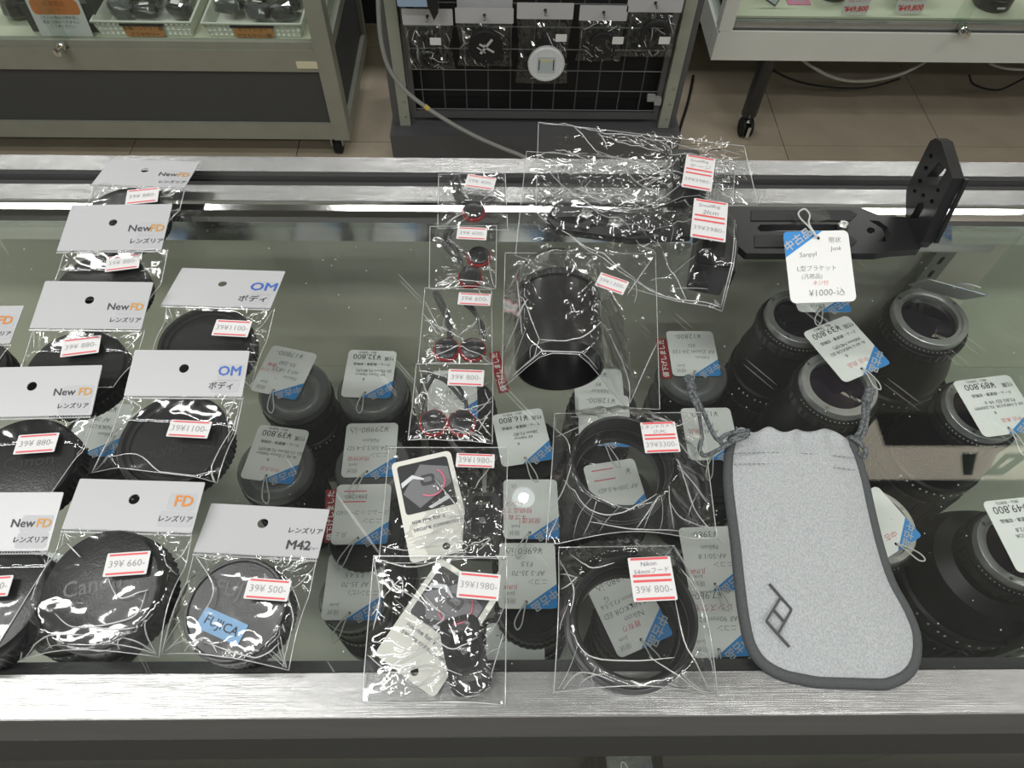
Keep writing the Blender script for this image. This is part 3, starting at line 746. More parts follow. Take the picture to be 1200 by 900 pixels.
# FD and M42 bags by the front rail
_, i9 = cap('tall glossy black rear cap embossed Canon in the FD bag', 127, 688, .0325, .023, 'flat', tilt=(6, -5), words=('Canon', -.004, .002, .012, 12))
header_bag('clear bag with FD header lying over the OM cap bag', [(93, 562), (241, 565), (225, 626), (74, 620)], (.030, .029), (30, 775), (198, 776), W_FD, (sq(149, 661, 51, 27, 4), .033, '39¥ 660-'), [i9], 9.1, folds=[[(80,640),(95,655)],[(125,672),(140,700),(165,693),(175,690)],[(65,720),(85,735),(120,733),(160,720),(173,690)],[(95,735),(140,737),(160,735)],[(225,630),(205,655)],[(30,770),(60,745),(110,745)]], amp=.0015, lines=20, ho=(-.02, .12))
tm, i10 = cap('black screw-mount cap with blue FUJICA tape in the M42 bag', 280, 712, .0275, .020, 'rim', tilt=(4, -3), words=('FUJI', -.004, .010, .011, -12))
tp = MB().plate(rr(.026, .011, .0003, 1), (), 0, .0003).build('blue_tape', mat('blue_tape', (.16, .36, .62), .35, var=.1), tm, M=Matrix.Translation((-.0055, -.0085, .0192)) @ Matrix.Rotation(math.radians(-22), 4, 'Z'))
lettering(tp, [('FUJICA', 0, 0, .0066, 0, .005)], M_black_ink, .0005)
header_bag('clear bag with M42 header beside the FD bag', [(247, 590), (388, 598), (371, 655), (228, 648)], (.020, .024), (196, 770), (344, 790), W_M42, (sq(314, 691, 51, 25, -4), .028, '39¥ 500-'), [i10], 10.6, folds=[[(228,655),(250,690),(240,720)],[(370,660),(340,690),(345,720),(330,780)],[(215,770),(240,750),(255,765)],[(240,755),(300,765),(330,745)]], amp=.0015, lines=20, ho=(-.02, .14))

# ------------------------------------------------------------------ plain clear bags with stickers
def plain_bag(label, q, z4, items, seed, stickers=(), amp=.0013, lines=18, n=48, group=None, folds=()):
    C = [P(*q[k], z4[k]) for k in range(4)]
    loc = sum(C, Vector()) / 4; loc.z = G
    t = empty('clear_bag', label, 'bag', loc=loc, group=group)
    Minv = Matrix.Translation(-loc)
    film(t, loc, C, items, seed, amp, n=n, lines=lines, folds=folds)
    MB().tube([C[0] - loc + Vector((0, 0, .0006)), C[1] - loc + Vector((0, 0, .0006))], .0003, 5).build('seam', M_crease, t)
    for s in stickers: price_sticker(t, s[0], s[1], s[2], Minv, double=s[3] if len(s) > 3 else None)
    return t

def anchor(label, cx, cy, cordpx, ax=0, z=.0):
    R, h = .0092, .0062
    c = P(cx, cy, z + h)
    t = empty('strap_anchor', label, 'strap anchor', Matrix.Translation((c.x, c.y, G + z + .0008 + R * abs(math.sin(math.radians(ax))))) @ Matrix.Rotation(math.radians(ax), 4, 'X'))
    MB().lathe([(0, 0), (R * .94, 0), (R, .0008), (R, h * .55), (R * .95, h * .66), (0, h * .66)], 36).build('red_disc', M_redplast, t, True, angle=40)
    MB().lathe([(R * .86, h * .6), (R * .86, h * .9), (R * .78, h), (R * .3, h * 1.03), (0, h * 1.03)], 36).build('black_face', M_black, t, True, angle=40)
    if cordpx:
        inv = t.matrix_basis.inverted()
        MB().tube([inv @ p for p in smooth_path([P(x, y, zz) for x, y, zz in cordpx], 5)], .00125, 7).build('cord', M_cord, t, True)
    return t, (c.x, c.y, R, h + z + .0015 + R * .5 * abs(math.sin(math.radians(ax))))
a1, q1 = anchor('red and black strap anchor alone in the bag on the back rail', 555, 246, [(546, 238, .004), (534, 226, .003), (531, 214, .003), (536, 206, .003), (539, 213, .003), (537, 224, .003), (549, 236, .004)], 6)
plain_bag('small clear bag with one strap anchor, lying on the back rail', [(514, 205), (592, 203), (595, 270), (513, 268)], (.003,) * 4, [q1], 11.2, [(sq(563, 214, 34, 15, -8), .009, '39¥ 400-')], amp=.0007, lines=8, n=32)
a2, q2 = anchor('red and black strap anchor at the right of the staggered pair', 561, 299, [(548, 297, .004), (532, 290, .004), (521, 278, .003), (523, 270, .003), (530, 270, .003), (524, 280, .003), (536, 292, .003)], 6)
a3, q3 = anchor('red and black strap anchor at the foot of the staggered pair', 551, 323, [(545, 313, .004), (534, 302, .004), (522, 290, .006), (519, 277, .006), (527, 272, .006), (527, 281, .006), (541, 306, .004)], 6)
plain_bag('small clear bag holding two staggered strap anchors', [(504, 266), (582, 265), (581, 340), (503, 339)], (.010, .010, .0035, .0035), [q2, q3], 12.6, [(sq(553, 274, 35, 14, -3), .0145, '39¥ 600-')], folds=[[(520,335),(540,328),(575,333)]], amp=.0009, lines=10, n=34)
a4, q4 = anchor('left strap anchor of the side-by-side pair with a straight cord', 523, 408, [(526, 396, .004), (523, 375, .004), (512, 352, .003), (509, 343, .003), (514, 345, .003), (526, 372, .004), (529, 396, .004)], 8)
a5, q5 = anchor('right strap anchor of the side-by-side pair with a slack cord', 554, 408, [(568, 398, .004), (566, 382, .004), (555, 366, .003), (544, 356, .003), (552, 358, .003), (560, 372, .004), (564, 392, .004)], 8)
plain_bag('small clear bag with two strap anchors side by side below the staggered pair', [(498, 338), (576, 340), (577, 430), (490, 428)], (.010, .010, .0035, .0035), [q4, q5], 13.9, [(sq(556, 351, 38, 14, -3), .0145, '39¥ 600-')], folds=[[(492,425),(515,415),(537,405),(545,408),(573,420)]], amp=.0011, lines=12, n=36)
a6, q6 = anchor('left strap anchor in the bag marked 39¥ 800', 508, 494, [(496, 486, .004), (489, 470, .004), (493, 449, .003), (501, 437, .003), (508, 440, .003), (500, 456, .004), (494, 480, .004)], 8)
a7, q7 = anchor('right strap anchor in the bag marked 39¥ 800', 541, 494, [(547, 484, .004), (545, 468, .004), (536, 452, .003), (520, 444, .003), (505, 440, .003), (522, 447, .003), (543, 470, .004)], 8)
plain_bag('small clear bag with two strap anchors priced 39¥ 800', [(488, 427), (578, 427), (577, 522), (479, 519)], (.011, .011, .0015, .0015), [q6, q7], 14.4, [(sq(546, 443, 42, 19, -2), .0155, '39¥ 800-')], folds=[[(490,435),(520,440)],[(483,515),(505,505),(540,505),(575,515)],[(575,480),(560,505)],[(577,470),(545,480),(530,470)]], amp=.0010, lines=14, n=38)

# key tools: instruction card and black hex-key fob
def info_card(label, q, zt, zb):
    M, w, h = frame(q, zt, zb)
    t = empty('instruction_card', label, 'card', M)
    MB().plate(rr(w, h, .003, 4), [circ(.0022, 14, .09 * w, -.42 * h)], 0, .0006).build('card', mat('cream_card', (.66, .655, .60), .5, var=.03), t)
    ph = MB().plate(rr(w * .84, h * .50, .002, 3, 0, h * .20), (), .0006, .0008).build('photo_print', mat('photo_dark', (.035, .036, .038), .4), t)
    g = MB().plate([(-w * .40, h * .16), (-w * .04, h * .42), (w * .40, h * .34), (w * .40, h * .17), (-w * .18, -.01 * h)], (), .0008, .0009)
    g.build('camera_picture', mat('photo_grey', (.17, .172, .18), .4), ph)
    d = MB().plate(rr(w * .24, h * .11, .002, 4, .03 * w, h * .25), [rr(w * .14, h * .05, .001, 3, .03 * w, h * .255)], .0009, .0010); d.build('latch_picture', mat('photo_mid', (.06, .06, .064), .4), ph)
    MB().plate([(-w * .40, h * .27), (-w * .20, h * .33), (-w * .02, h * .27), (-.04 * w, h * .255), (-w * .2, h * .29), (-w * .40, h * .22)], (), .0010, .0011).build('tool_picture', M_lab, ph)
    MB().plate([(-.05 * w, -.02 * h), (.30 * w, .06 * h), (.33 * w, .02 * h), (.0 * w, -.04 * h)], (), .0010, .0011).build('lens_picture', M_lab, ph)
    arc = MB(); pts = [(.06 * w + .24 * w * math.cos(math.radians(a)), h * .22 + .24 * w * math.sin(math.radians(a)), .0013) for a in range(50, -140, -12)]
    arc.tube(pts, .0006, 5); arc.build('pink_arrow', M_pink, ph)
    lettering(t, [('use me for a', -.36 * w, -.13 * h, .062 * h, 0, .006, 0, 'LEFT'), ('secure connection', -.36 * w, -.205 * h, .062 * h, 0, .004, 0, 'LEFT')], M_hand, .0009)
    return t
def fob(label, cx, cy, rot, z, ring=False, key=None):
    w, h, d = .0215, .040, .008
    M = Matrix.Translation(P(cx, cy, z + d) - Vector((0, 0, d))) @ Matrix.Rotation(math.radians(rot), 4, 'Z')
    t = empty('hex_key_tool', label, 'key tool', M)
    MB().plate(rr(w, h, .006, 6), [rr(w * .56, .0052, .0024, 4, 0, h * .36), rr(w * .56, .0052, .0024, 4, 0, -h * .28)], 0, d - .0012).plate(rr(w * .93, h * .95, .0055, 6), [rr(w * .58, .0056, .0025, 4, 0, h * .36), rr(w * .58, .0056, .0025, 4, 0, -h * .28)], d - .0012, d).build('body', mat('fob_black', (.034, .034, .035), .3), t)
    MB().lathe([(.0085, d), (.0085, d + .0007), (.0078, d + .0007), (.0078, d + .0003), (.0022, d + .0003), (.0016, d - .002), (0, d - .002)], 36, 0, Matrix.Translation((0, h * .04, 0))).build('dial', M_black, t, True, angle=30)
    MB().lathe([(.0022, d + .0004), (.0018, d + .0007), (.0012, d + .0002), (0, d + .0001)], 6, 0, Matrix.Translation((0, h * .04, 0))).build('hex_socket', M_steel, t)
    if ring:
        MB().tube([(-.004 + .009 * math.cos(a), -h * .5 - .004 + .009 * math.sin(a), .002) for a in [k * math.pi / 12 for k in range(24)]], .0007, 6, closed=True).build('split_ring', M_steel, t, True)
    if key: MB().box((-.0012, h * .5, .003), (.0012, h * .5 + key, .0055)).build('hex_key', M_steel, t)
    c = M.translation
    return (c.x, c.y, .011, z + d + .002), (c.x - .010 * math.sin(math.radians(rot)), c.y + .010 * math.cos(math.radians(rot)), .011, z + d + .002), (c.x + .010 * math.sin(math.radians(rot)), c.y - .010 * math.cos(math.radians(rot)), .011, z + d + .002)
info_card('cream instruction card upright in the upper key-tool bag', [(453, 543), (527, 530), (556, 640), (487, 662)], .006, .003)
f1 = fob('black hex key tool with its steel key out, in the upper key-tool bag', 565, 613, -2, .001, key=.018)
plain_bag('clear bag with instruction card and key tool behind the other such bag', [(456, 525), (595, 525), (592, 660), (444, 660)], (.004, .004, .002, .002), list(f1), 15.3, [(sq(557, 540, 45, 16, -2), .010, '39¥1980-')], folds=[[(445,640),(480,645),(520,632),(548,640),(530,655)],[(548,640),(575,632),(560,645)]], amp=.0012, lines=16)
info_card('cream instruction card lying aslant in the bag on the front rail', [(518, 652), (582, 700), (512, 818), (437, 768)], .012, .003)
f2 = fob('black hex key tool with glossy face in the bag on the front rail', 545, 766, 14, .0045)
plain_bag('clear bag with slanting instruction card and key tool, over the front rail', [(438, 652), (594, 653), (592, 829), (424, 822)], (.013, .013, .0015, .0015), list(f2), 16.1, [(sq(561, 687, 49, 31, -5), .019, '39¥1980-')], folds=[[(438,655),(480,665),(520,655)],[(445,665),(468,690),(520,720),(500,740)],[(590,660),(575,690),(590,700)],[(430,770),(460,790),(500,780),(540,790)],[(437,655),(445,700),(437,740)],[(500,745),(530,760),(560,745)],[(575,790),(590,740)],[(450,700),(470,680),(472,700)]], amp=.0010, lines=14)

# lens hoods
def hood(label, cx, cy, R, h, flange):
    c = P(cx, cy, 0)
    t = empty('lens_hood', label, 'lens hood', loc=(c.x, c.y, G + .001))
    w = .0016
    MB().lathe([(R - w, .006), (R - w, h - .0006), (R - w * .5, h), (R, h - .0006), (R, .004), (R - w, .004)], 72).build('ring_wall', M_satin, t, True, angle=35)
    MB().lathe([(R + flange - .004, 0), (R + flange, .0006), (R + flange, .0055), (R + flange - .0012, .0062), (R - w - .003, .0062), (R - w - .003, .0), (R + flange - .004, 0)], 72).build('base_flange', M_satin, t, True, angle=35)
    MB().lathe([(R + flange + .0002, .0018), (R + flange + .0004, .0024), (R + flange + .0002, .003)], 72).build('silver_line', M_silver, t, True)
    MB().lathe([(R - w - .0003, h * .45), (R - w - .0006, h * .45 + .0006), (R - w - .0003, h * .45 + .0012)], 72).build('inner_thread', M_steel, t, True)
    return c
c1 = hood('tall black lens hood ring in the bag with a handwritten 39¥3300 sticker', 722, 562, .030, .026, .0005)
plain_bag('clear bag with hood ring, behind the Nikon hood bag', [(650, 485), (822, 484), (840, 630), (640, 638)], (.006, .006, .002, .002), [(c1.x, c1.y, .0305, .0285)], 17.7, [([(750, 497), (788, 493), (800, 531), (756, 530)], .033, '39¥3300-', ['スタンドカメラ', 'ST-PC'])], folds=[[(640,490),(660,510),(668,530)],[(660,560),(690,595),(730,600),(770,580)],[(790,540),(810,590),(835,625)],[(800,560),(815,600)],[(655,600),(640,630)],[(785,590),(800,610),(830,620)],[(690,610),(740,620),(800,625)]], amp=.0018, lines=20)
c2 = hood('wide black lens hood ring with silver-edged base by the front rail', 735, 737, .0325, .027, .002)
MBt = None
plain_bag('clear bag with wide hood ring, lying over the front rail edge', [(655, 642), (790, 640), (838, 818), (648, 814)], (.010, .010, .0015, .0015), [(c2.x, c2.y, .0345, .0305)], 18.2, [([(736, 654), (786, 652), (793, 703), (742, 706)], .036, '39¥ 800-', ['Nikon', '54mmフード'])], folds=[[(668,650),(690,665),(720,660)],[(668,740),(690,770),(740,775),(790,770)],[(760,770),(800,795),(835,815)],[(790,700),(805,760),(830,805)],[(655,655),(672,690),(668,720)],[(660,810),(680,790),(720,800)]], amp=.0018, lines=20)

# the large hood lying on its side
A = P(660, 398, .058); Bk = P(660, 312, .058)
Rc = .0285; ln = (Bk - A).length
t = empty('lens_hood', 'large tubular black lens hood lying on its side, mouth towards the front', 'lens hood', Matrix.Translation((A.x, A.y, G + Rc + .0012)) @ Matrix.Rotation(math.radians(-90), 4, 'X') @ Matrix.Identity(4))
MB().lathe([(Rc - .0015, .0), (Rc - .0005, -.0004), (Rc, .0008), (Rc, ln * .86), (Rc - .001, ln * .87), (Rc - .001, ln), (Rc - .004, ln + .001), (Rc - .006, ln - .001), (Rc - .006, ln - .012), (Rc - .0018, ln - .014), (Rc - .0015, .0)], 72).build('tube', mat('satin_hood', (.012, .011, .012), .3, spec=.7), t, True, angle=35)
MB().lathe([(Rc + .0002, ln * .90), (Rc + .0006, ln * .91), (Rc + .0006, ln * .96), (Rc + .0002, ln * .97)], 120, gear={1: .0005, 2: .0005}).build('grip_band', M_black, t)
items = [(A.x, A.y + ln * k, Rc * .80, Rc * 2 + .003) for k in (.15, .4, .65, .85)]
plain_bag('clear bag stretched round the large tubular black hood', [(592, 297), (768, 298), (773, 480), (588, 472)], (.006, .006, .002, .002), items, 19.5, [([(701, 318), (734, 330), (733, 347), (700, 336)], .064, '39¥1300-')], folds=[[(632,402),(680,398),(714,392)],[(632,402),(620,440),(600,470)],[(714,392),(735,440),(738,470)],[(632,402),(605,350)],[(738,470),(760,420),(770,400)],[(768,298),(735,345)],[(600,330),(612,395)],[(622,425),(655,430),(700,445)],[(655,430),(645,470)]], amp=.0014, lines=20, n=56)

# camera plates in the two big bags on the back rail
def plate_bar(label, pts_px, z0, thick, holes_px, m, upright=None):
    c = P(*pts_px[0], z0 + thick)
    o2 = [P(x, y, z0 + thick) - c for x, y in pts_px]
    t = empty('camera_plate', label, 'camera plate', loc=(c.x, c.y, G + z0))
    hl = []
    for hx, hy, r, sx in holes_px:
        p = P(hx, hy, z0 + thick) - c; hl.append([(p.x + r * sx * math.cos(k * math.pi / 8), p.y + r * math.sin(k * math.pi / 8)) for k in range(16)])
    MB().plate([(p.x, p.y) for p in o2], hl, 0, thick).build('base_plate', m, t)
    return t, c
t, c = plate_bar('black camera plate with screw holes in the lower big bag on the rail', [(648, 240), (700, 244), (806, 262), (810, 276), (740, 280), (652, 268), (641, 256)], .005, .006, [(668, 258, .004, 3), (722, 260, .005, 1.2), (690, 251, .003, 1), (765, 272, .005, 1.4)], M_satin)
MB().lathe([(0, 0), (.004, 0), (.004, .002), (.002, .0025), (0, .0015)], 16, 0, Matrix.Translation(P(687, 252, .011) - Vector((c.x, c.y, G + .005)))).build('screw', M_steel, t, True)
MB().lathe([(0, 0), (.006, 0), (.006, .0008), (0, .001)], 20, 0, Matrix.Translation(P(722, 260, .011) - Vector((c.x, c.y, G + .005)))).build('silver_pad', M_steel, t, True)
def side_grip(label, px, py, w, d, h, rot):
    c = P(px, py, 0)
    t = empty('side_grip', label, 'camera grip', Matrix.Translation((c.x, c.y, G + .001)) @ Matrix.Rotation(math.radians(rot), 4, 'Z'))
    MB().plate(rr(w, d, .004, 4), (), 0, h - .002).plate(rr(w * .95, d * .97, .004, 4), (), h - .002, h).build('block', M_satin, t)
    MB().plate(rr(w * .5, d * .7, .003, 4), (), h, h + .0012).build('pad', M_rubber, t)
    MB().box((w * .5, -d * .4, h * .2), (w * .5 + .004, d * .4, h * .75)).build('side_rail', M_black, t)
    return t, (c.x, c.y)
t2, g1 = side_grip('tall black side grip marked 39¥3980 in the lower big bag', 828, 312, .026, .056, .030, -14)
t3, g2 = side_grip('black side grip in the hindmost big bag, half above the back rail', 798, 222, .024, .044, .022, -4)
plain_bag('big crumpled clear bag with camera plate, nearer the tubular hood', [(617, 178), (862, 196), (845, 368), (604, 300)], (.010, .012, .003, .004), [(g1[0], g1[1] + .015, .014, .033), (g1[0] + .005, g1[1] - .012, .014, .033), (P(670, 255).x, P(670, 255).y, .012, .013), (P(730, 262).x, P(730, 262).y, .012, .013), (P(785, 268).x, P(785, 268).y, .010, .013)], 20.4,
          [([(816, 233), (857, 239), (846, 284), (806, 277)], .044, '39¥3980-', ['SmallRig', '2fcm'])], folds=[[(695,170),(730,185),(790,205),(845,232),(862,250)],[(700,174),(725,195),(750,215),(800,228),(835,235)],[(640,195),(665,210),(690,200)],[(640,210),(680,240),(740,270)],[(620,265),(660,285),(720,310),(830,356)],[(665,290),(760,330),(835,335)],[(775,285),(790,310),(800,330)],[(780,330),(838,338),(843,352)],[(855,245),(856,300),(848,350)],[(625,200),(650,180),(690,182)]], amp=.0024, lines=26, n=60)
plain_bag('hindmost big clear bag, its open end sticking out past the back rail', [(631, 144), (872, 172), (888, 240), (628, 250)], (.034, .030, .010, .006), [(g2[0], g2[1] + .008, .014, .026), (g2[0], g2[1] - .012, .014, .026)], 21.7,
          [([(804, 181), (839, 187), (833, 225), (799, 219)], .036, '39¥3980-', ['SmallRig', 'ケージ'])], folds=[[(636,150),(667,152),(700,158),(780,163),(868,176)],[(667,150),(690,172),(705,185)],[(700,160),(740,172),(800,178),(845,182)],[(703,160),(712,178)],[(700,180),(760,195),(820,212),(870,236)],[(866,178),(840,186),(820,182)]], amp=.0024, lines=18, n=56)

# ------------------------------------------------------------------ L-bracket with its tag
BZ = .0105
def pxy(pts, z): return [(P(x, y, z).x, P(x, y, z).y) for x, y in pts]
c = P(960, 270, 0)
t = empty('l_bracket', 'black metal camera L-bracket with one upright arm, on the back rail', 'bracket', loc=(c.x, c.y, G))
def loc2(l): return [(x - c.x, y - c.y) for x, y in l]
arm = loc2(pxy([(852, 242), (1008, 243), (1030, 252), (1060, 254), (1072, 262), (1082, 284), (1078, 292), (1046, 294), (1028, 297), (875, 297), (866, 289), (852, 286)], BZ))
slot = loc2(pxy([(891, 263), (982, 263), (984, 268), (982, 271), (891, 271), (887, 267)], BZ))
crv = loc2(pxy([(1018, 258), (1030, 259), (1040, 266), (1044, 277), (1040, 283), (1029, 283), (1037, 276), (1034, 268)], BZ))
h1 = loc2(pxy([(1016, 268), (1020, 266), (1025, 268), (1025, 272), (1020, 274), (1016, 272)], BZ))
MB().plate(arm, [slot, crv, h1], .004, BZ).build('base_arm', M_satin, t)
for pts in ([(880, 247), (996, 247), (1004, 252), (996, 259), (880, 259)], [(884, 276), (994, 276), (1004, 283), (996, 290), (884, 290)]):
    MB().plate(loc2(pxy(pts, BZ)), (), BZ, BZ + .0008).build('rubber_pad', mat('bracket_pad', (.03, .03, .031), .8, bump=.3, bscale=600), t)
scw = P(987, 266, BZ) - Vector((c.x, c.y, G))
MB().lathe([(0, .0), (.0042, 0), (.0042, .003), (.003, .0042), (.001, .0042), (.001, .003), (0, .003)], 18, 0, Matrix.Translation(scw)).build('camera_screw', M_steel, t, True, angle=30)
Xv = P(1076, 288, BZ).x
def yz(pts):
    r = []
    for x, y in pts: q = PX(x, y, Xv); r.append((q.y - c.y, q.z - G))
    return r
vout = yz([(1061, 256), (1062, 223), (1068, 209), (1090, 165), (1096, 162), (1103, 166), (1116, 209), (1080, 284), (1074, 290)])
vh = [yz([(1100, 190), (1109, 199), (1098, 217), (1088, 217), (1086, 207)]), yz([(1066, 256), (1076, 238), (1082, 236), (1083, 243), (1075, 257)])]
for hx, hy, rr_ in ((1091, 183, 3), (1085, 197, 3), (1078, 212, 3), (1072, 224, 2.6), (1082, 229, 2.6), (1092, 236, 3), (1099, 223, 2.6)):
    vh.append(yz([(hx + rr_ * .8 * math.cos(k * math.pi / 5), hy + rr_ * math.sin(k * math.pi / 5)) for k in range(10)]))
MV = Matrix(((0, 0, 1, Xv - c.x), (1, 0, 0, 0), (0, 1, 0, 0), (0, 0, 0, 1)))
MB().plate(vout, vh, 0, .0085, 0, MV).build('upright_arm', M_satin, t)
MB().plate([(a + (0 if a < .0 else 0), b) for a, b in yz([(1116, 209), (1117, 211), (1082, 285), (1080, 284)])], (), .0086, .0115, 0, MV).build('dovetail_edge', M_satin, t)
Mq, w, h = frame([(919, 272), (995, 270), (1002, 353), (925, 356)], .026, .004)
bt = price_tag(Mq, w, h, 'white tag handwritten Sanpyl ¥1000, with blue corner, tied to the L-bracket',
          pen=[('Sanpyl', -.16, .17, .095, 3), ('L型ブラケット', -.05, -.03, .085, 0), ('(汎用品)', -.14, -.14, .08, 0), ('¥1000-込', .06, -.37, .13, 2), ('現状', .27, .36, .09, 0), ('Junk', .28, .245, .085, 0)],
          red=[('ネジ付', -.02, -.235, .075, 0)], string=False)
inv = Mq.inverted()
MB().tube([inv @ p for p in smooth_path([P(957, 279, .026), P(950, 268, .030), P(938, 256, .020), P(936, 249, .016), P(943, 245, .015), P(949, 252, .018), P(948, 262, .024), P(957, 277, .027)], 5)], .0007, 6).build('string', M_string, bt, True)
tp = [P(927, 250, .0118), P(944, 246, .0150), P(967, 244, .0118), P(974, 256, .0155), P(955, 261, .019), P(934, 264, .0150)]
cc = tp[0]
MB().add([q - cc for q in tp], [(0, 1, 4, 5), (1, 2, 3, 4)]).build('tape_film', M_film, None, loc=cc)
tag(bpy.data.objects['tape_film'], 'scrap of clear film lying on the L-bracket arm', 'film')

# ------------------------------------------------------------------ grey pouch
rows = [((857, 506), (1000, 511)), ((851, 527), (1007, 527)), ((849, 560), (1017, 560)), ((853, 600), (1026, 600)), ((858, 640), (1036, 640)), ((862, 680), (1049, 680)),
        ((867, 720), (1068, 715)), ((875, 756), (1079, 745)), ((891, 780), (1078, 776)), ((916, 795), (1066, 795)), ((945, 802), (1046, 805)), ((962, 805), (1034, 807))]
c = P(960, 660, 0)
t = empty('drawstring_pouch', 'light grey fabric drawstring pouch with dark piping, on the counter glass', 'pouch', loc=(c.x, c.y, G))
L = smooth_path([P(*r[0], .003) for r in rows], 4); Rr = smooth_path([P(*r[1], .003) for r in rows], 4)
n = len(L); m = 40
OUT = [Vector((q.x, q.y)) for q in L] + [Vector((q.x, q.y)) for q in reversed(Rr)]
def edge_d(p):
    b = 1.0; p = Vector((p.x, p.y))
    for a_, b_ in zip(OUT, OUT[1:]):
        d = b_ - a_; k = max(0, min(1, (p - a_).dot(d) / max(1e-9, d.dot(d)))); b = min(b, (p - a_ - d * k).length)
    return b
def pouch_z(i, s):
    tt = i / (n - 1)
    dd = edge_d(L[i].lerp(Rr[i], s)); e = min(1.0, dd / .012); e2 = 1.0
    z = .0012 + .0062 * min(1.0, max(0.0, dd - .003) / .022) ** .6
    if tt < .16:   # gathered mouth
        k = 1 - tt / .16
        z += .0028 * k * (math.sin(s * 30) * .6 + math.sin(s * 17 + 1) * .5) * e
        z -= .002 * math.exp(-((tt - .075) / .02) ** 2) * e
    z += .0009 * noise.noise(Vector((s * 3, tt * 5, 3))) * e * e2
    return z
v = []; f = []
for i in range(n):
    for j in range(m + 1):
        s = j / m; p = L[i].lerp(Rr[i], s)
        yo = 0
        if i < 4: yo = (.0016 * math.sin(s * 26) + .001 * math.sin(s * 11)) * (1 - i / 4)
        v.append((p.x - c.x, p.y - c.y + yo, .0012 + pouch_z(i, s)))
k0 = len(v)
for i in range(n):
    for j in range(m + 1):
        p = L[i].lerp(Rr[i], j / m); v.append((p.x - c.x, p.y - c.y, .0006))
w_ = m + 1
for i in range(n - 1):
    for j in range(m):
        a = i * w_ + j; f.append((a, a + w_, a + w_ + 1, a + 1)); f.append((k0 + a, k0 + a + 1, k0 + a + w_ + 1, k0 + a + w_))
for i in range(n - 1):
    a = i * w_; f.append((a, k0 + a, k0 + a + w_, a + w_)); a += m; f.append((a, a + w_, k0 + a + w_, k0 + a))
for j in range(m): f.append((j, j + 1, k0 + j + 1, k0 + j)); a = (n - 1) * w_ + j; f.append((a, k0 + a, k0 + a + 1, a + 1))
body = MB().add(v, f).build('fabric_body', M_fab, t, True)
out = [p for p in L] + [p for p in reversed(Rr)]
zc = Vector((c.x, c.y, G))
edge = []
for p in out:
    edge.append(Vector((p.x - c.x, p.y - c.y, .0030)))
# flat piping: two parallel cords make a band about 5 mm wide
cen = Vector((0, .0, .003))
inner = []
for k, p in enumerate(edge):
    a = edge[max(0, k - 1)]; b = edge[min(len(edge) - 1, k + 1)]; d = (b - a).normalized(); nrm = Vector((-d.y, d.x, 0))
    inner.append((p, nrm))
bv = []; bf = []
prof = [(-.0004, .0006), (-.0008, .0022), (.0004, .0042), (.0026, .0048), (.0046, .0044), (.0052, .0028), (.0050, .0008)]
for p, nrm in inner:
    for o_, z in prof: bv.append((p.x + nrm.x * o_, p.y + nrm.y * o_, z))
q = len(prof)
for k in range(len(inner) - 1):
    for j in range(q - 1): bf.append((k * q + j, k * q + j + 1, (k + 1) * q + j + 1, (k + 1) * q + j))
MB().add(bv, bf).build('piping', M_bind, t, True)
# stitching under the mouth
st = MB()
for py0, py1 in ((531, 537), (544, 551)):
    for k in range(26):
        if k % 1 == 0:
            a = k / 26; b = (k + .6) / 26
            x0, x1 = 860 + 144 * a, 860 + 144 * b
            y = lambda u: py0 + (py1 - py0) * u - 3 * math.sin(u * 3.14)
            st.tube([P(x0, y(a), .0083) - zc, P(x1, y(b), .0083) - zc], .00035, 4)
st.build('stitching', mat('stitch_thread', (.22, .23, .235), .8), t)
# logo
def S2(x, y): return (820 + x / 2.647, 560 + y / 2.647)
lg = MB()
def poly_px(pts):
    q = [P(*S2(x, y), .0095) for x, y in pts]
    k = len(lg.f) * 1e-7
    lg.plate([(p.x - c.x, p.y - c.y) for p in q][::-1], (), .0085, .0093 + k)
def seg(a, b, wd):
    dx, dy = b[0] - a[0], b[1] - a[1]; l = math.hypot(dx, dy); nx, ny = -dy / l * wd / 2, dx / l * wd / 2
    poly_px([(a[0] + nx, a[1] + ny), (b[0] + nx, b[1] + ny), (b[0] - nx, b[1] - ny), (a[0] - nx, a[1] - ny)])
for a_, b_ in (((217, 328), (286, 408)), ((286, 408), (264, 447)), ((264, 447), (229, 407)), ((252, 370), (207, 443)), ((207, 443), (279, 524)), ((264, 447), (243, 484))): seg(a_, b_, 7)
lg.build('logo', mat('logo_print', (.055, .06, .062), .7), t)
# drawcords
def cord(pts, r=.0015):
    MB().tube([p - zc for p in smooth_path([P(x, y, z) for x, y, z in pts], 6)], r, 8).build('drawcord', M_gcord, t, True)
cord([(878, 505, .010), (862, 506, .010), (848, 511, .008), (844, 517, .006), (850, 521, .006), (862, 512, .011), (878, 508, .011)])
cord([(876, 511, .012), (858, 518, .010), (842, 527, .006), (826, 534, .0045), (820, 526, .0045), (823, 510, .004), (820, 488, .004), (815, 474, .004), (809, 462, .005), (808, 452, .006)])
cord([(846, 518, .006), (838, 512, .005), (829, 494, .004), (822, 478, .004), (815, 464, .005), (811, 452, .007)])
MB().tube([p - zc for p in smooth_path([P(803, 442, .004), P(808, 446, .005), P(810, 453, .006), P(812, 460, .005)], 4)], [.002, .0028, .0034, .0036, .0034, .003, .0028, .0032, .0035, .0035, .0032, .0026, .002], 9).build('cord_knot', M_gcord, t, True)
cord([(1003, 512, .008), (1008, 504, .007), (1012, 490, .005), (1012, 474, .005), (1016, 466, .006)])
cord([(1006, 515, .007), (1012, 508, .006), (1016, 492, .005), (1017, 478, .005), (1019, 467, .006)])
cord([(996, 512, .008), (1005, 517, .007), (1014, 527, .005), (1013, 536, .004), (1006, 530, .006)])
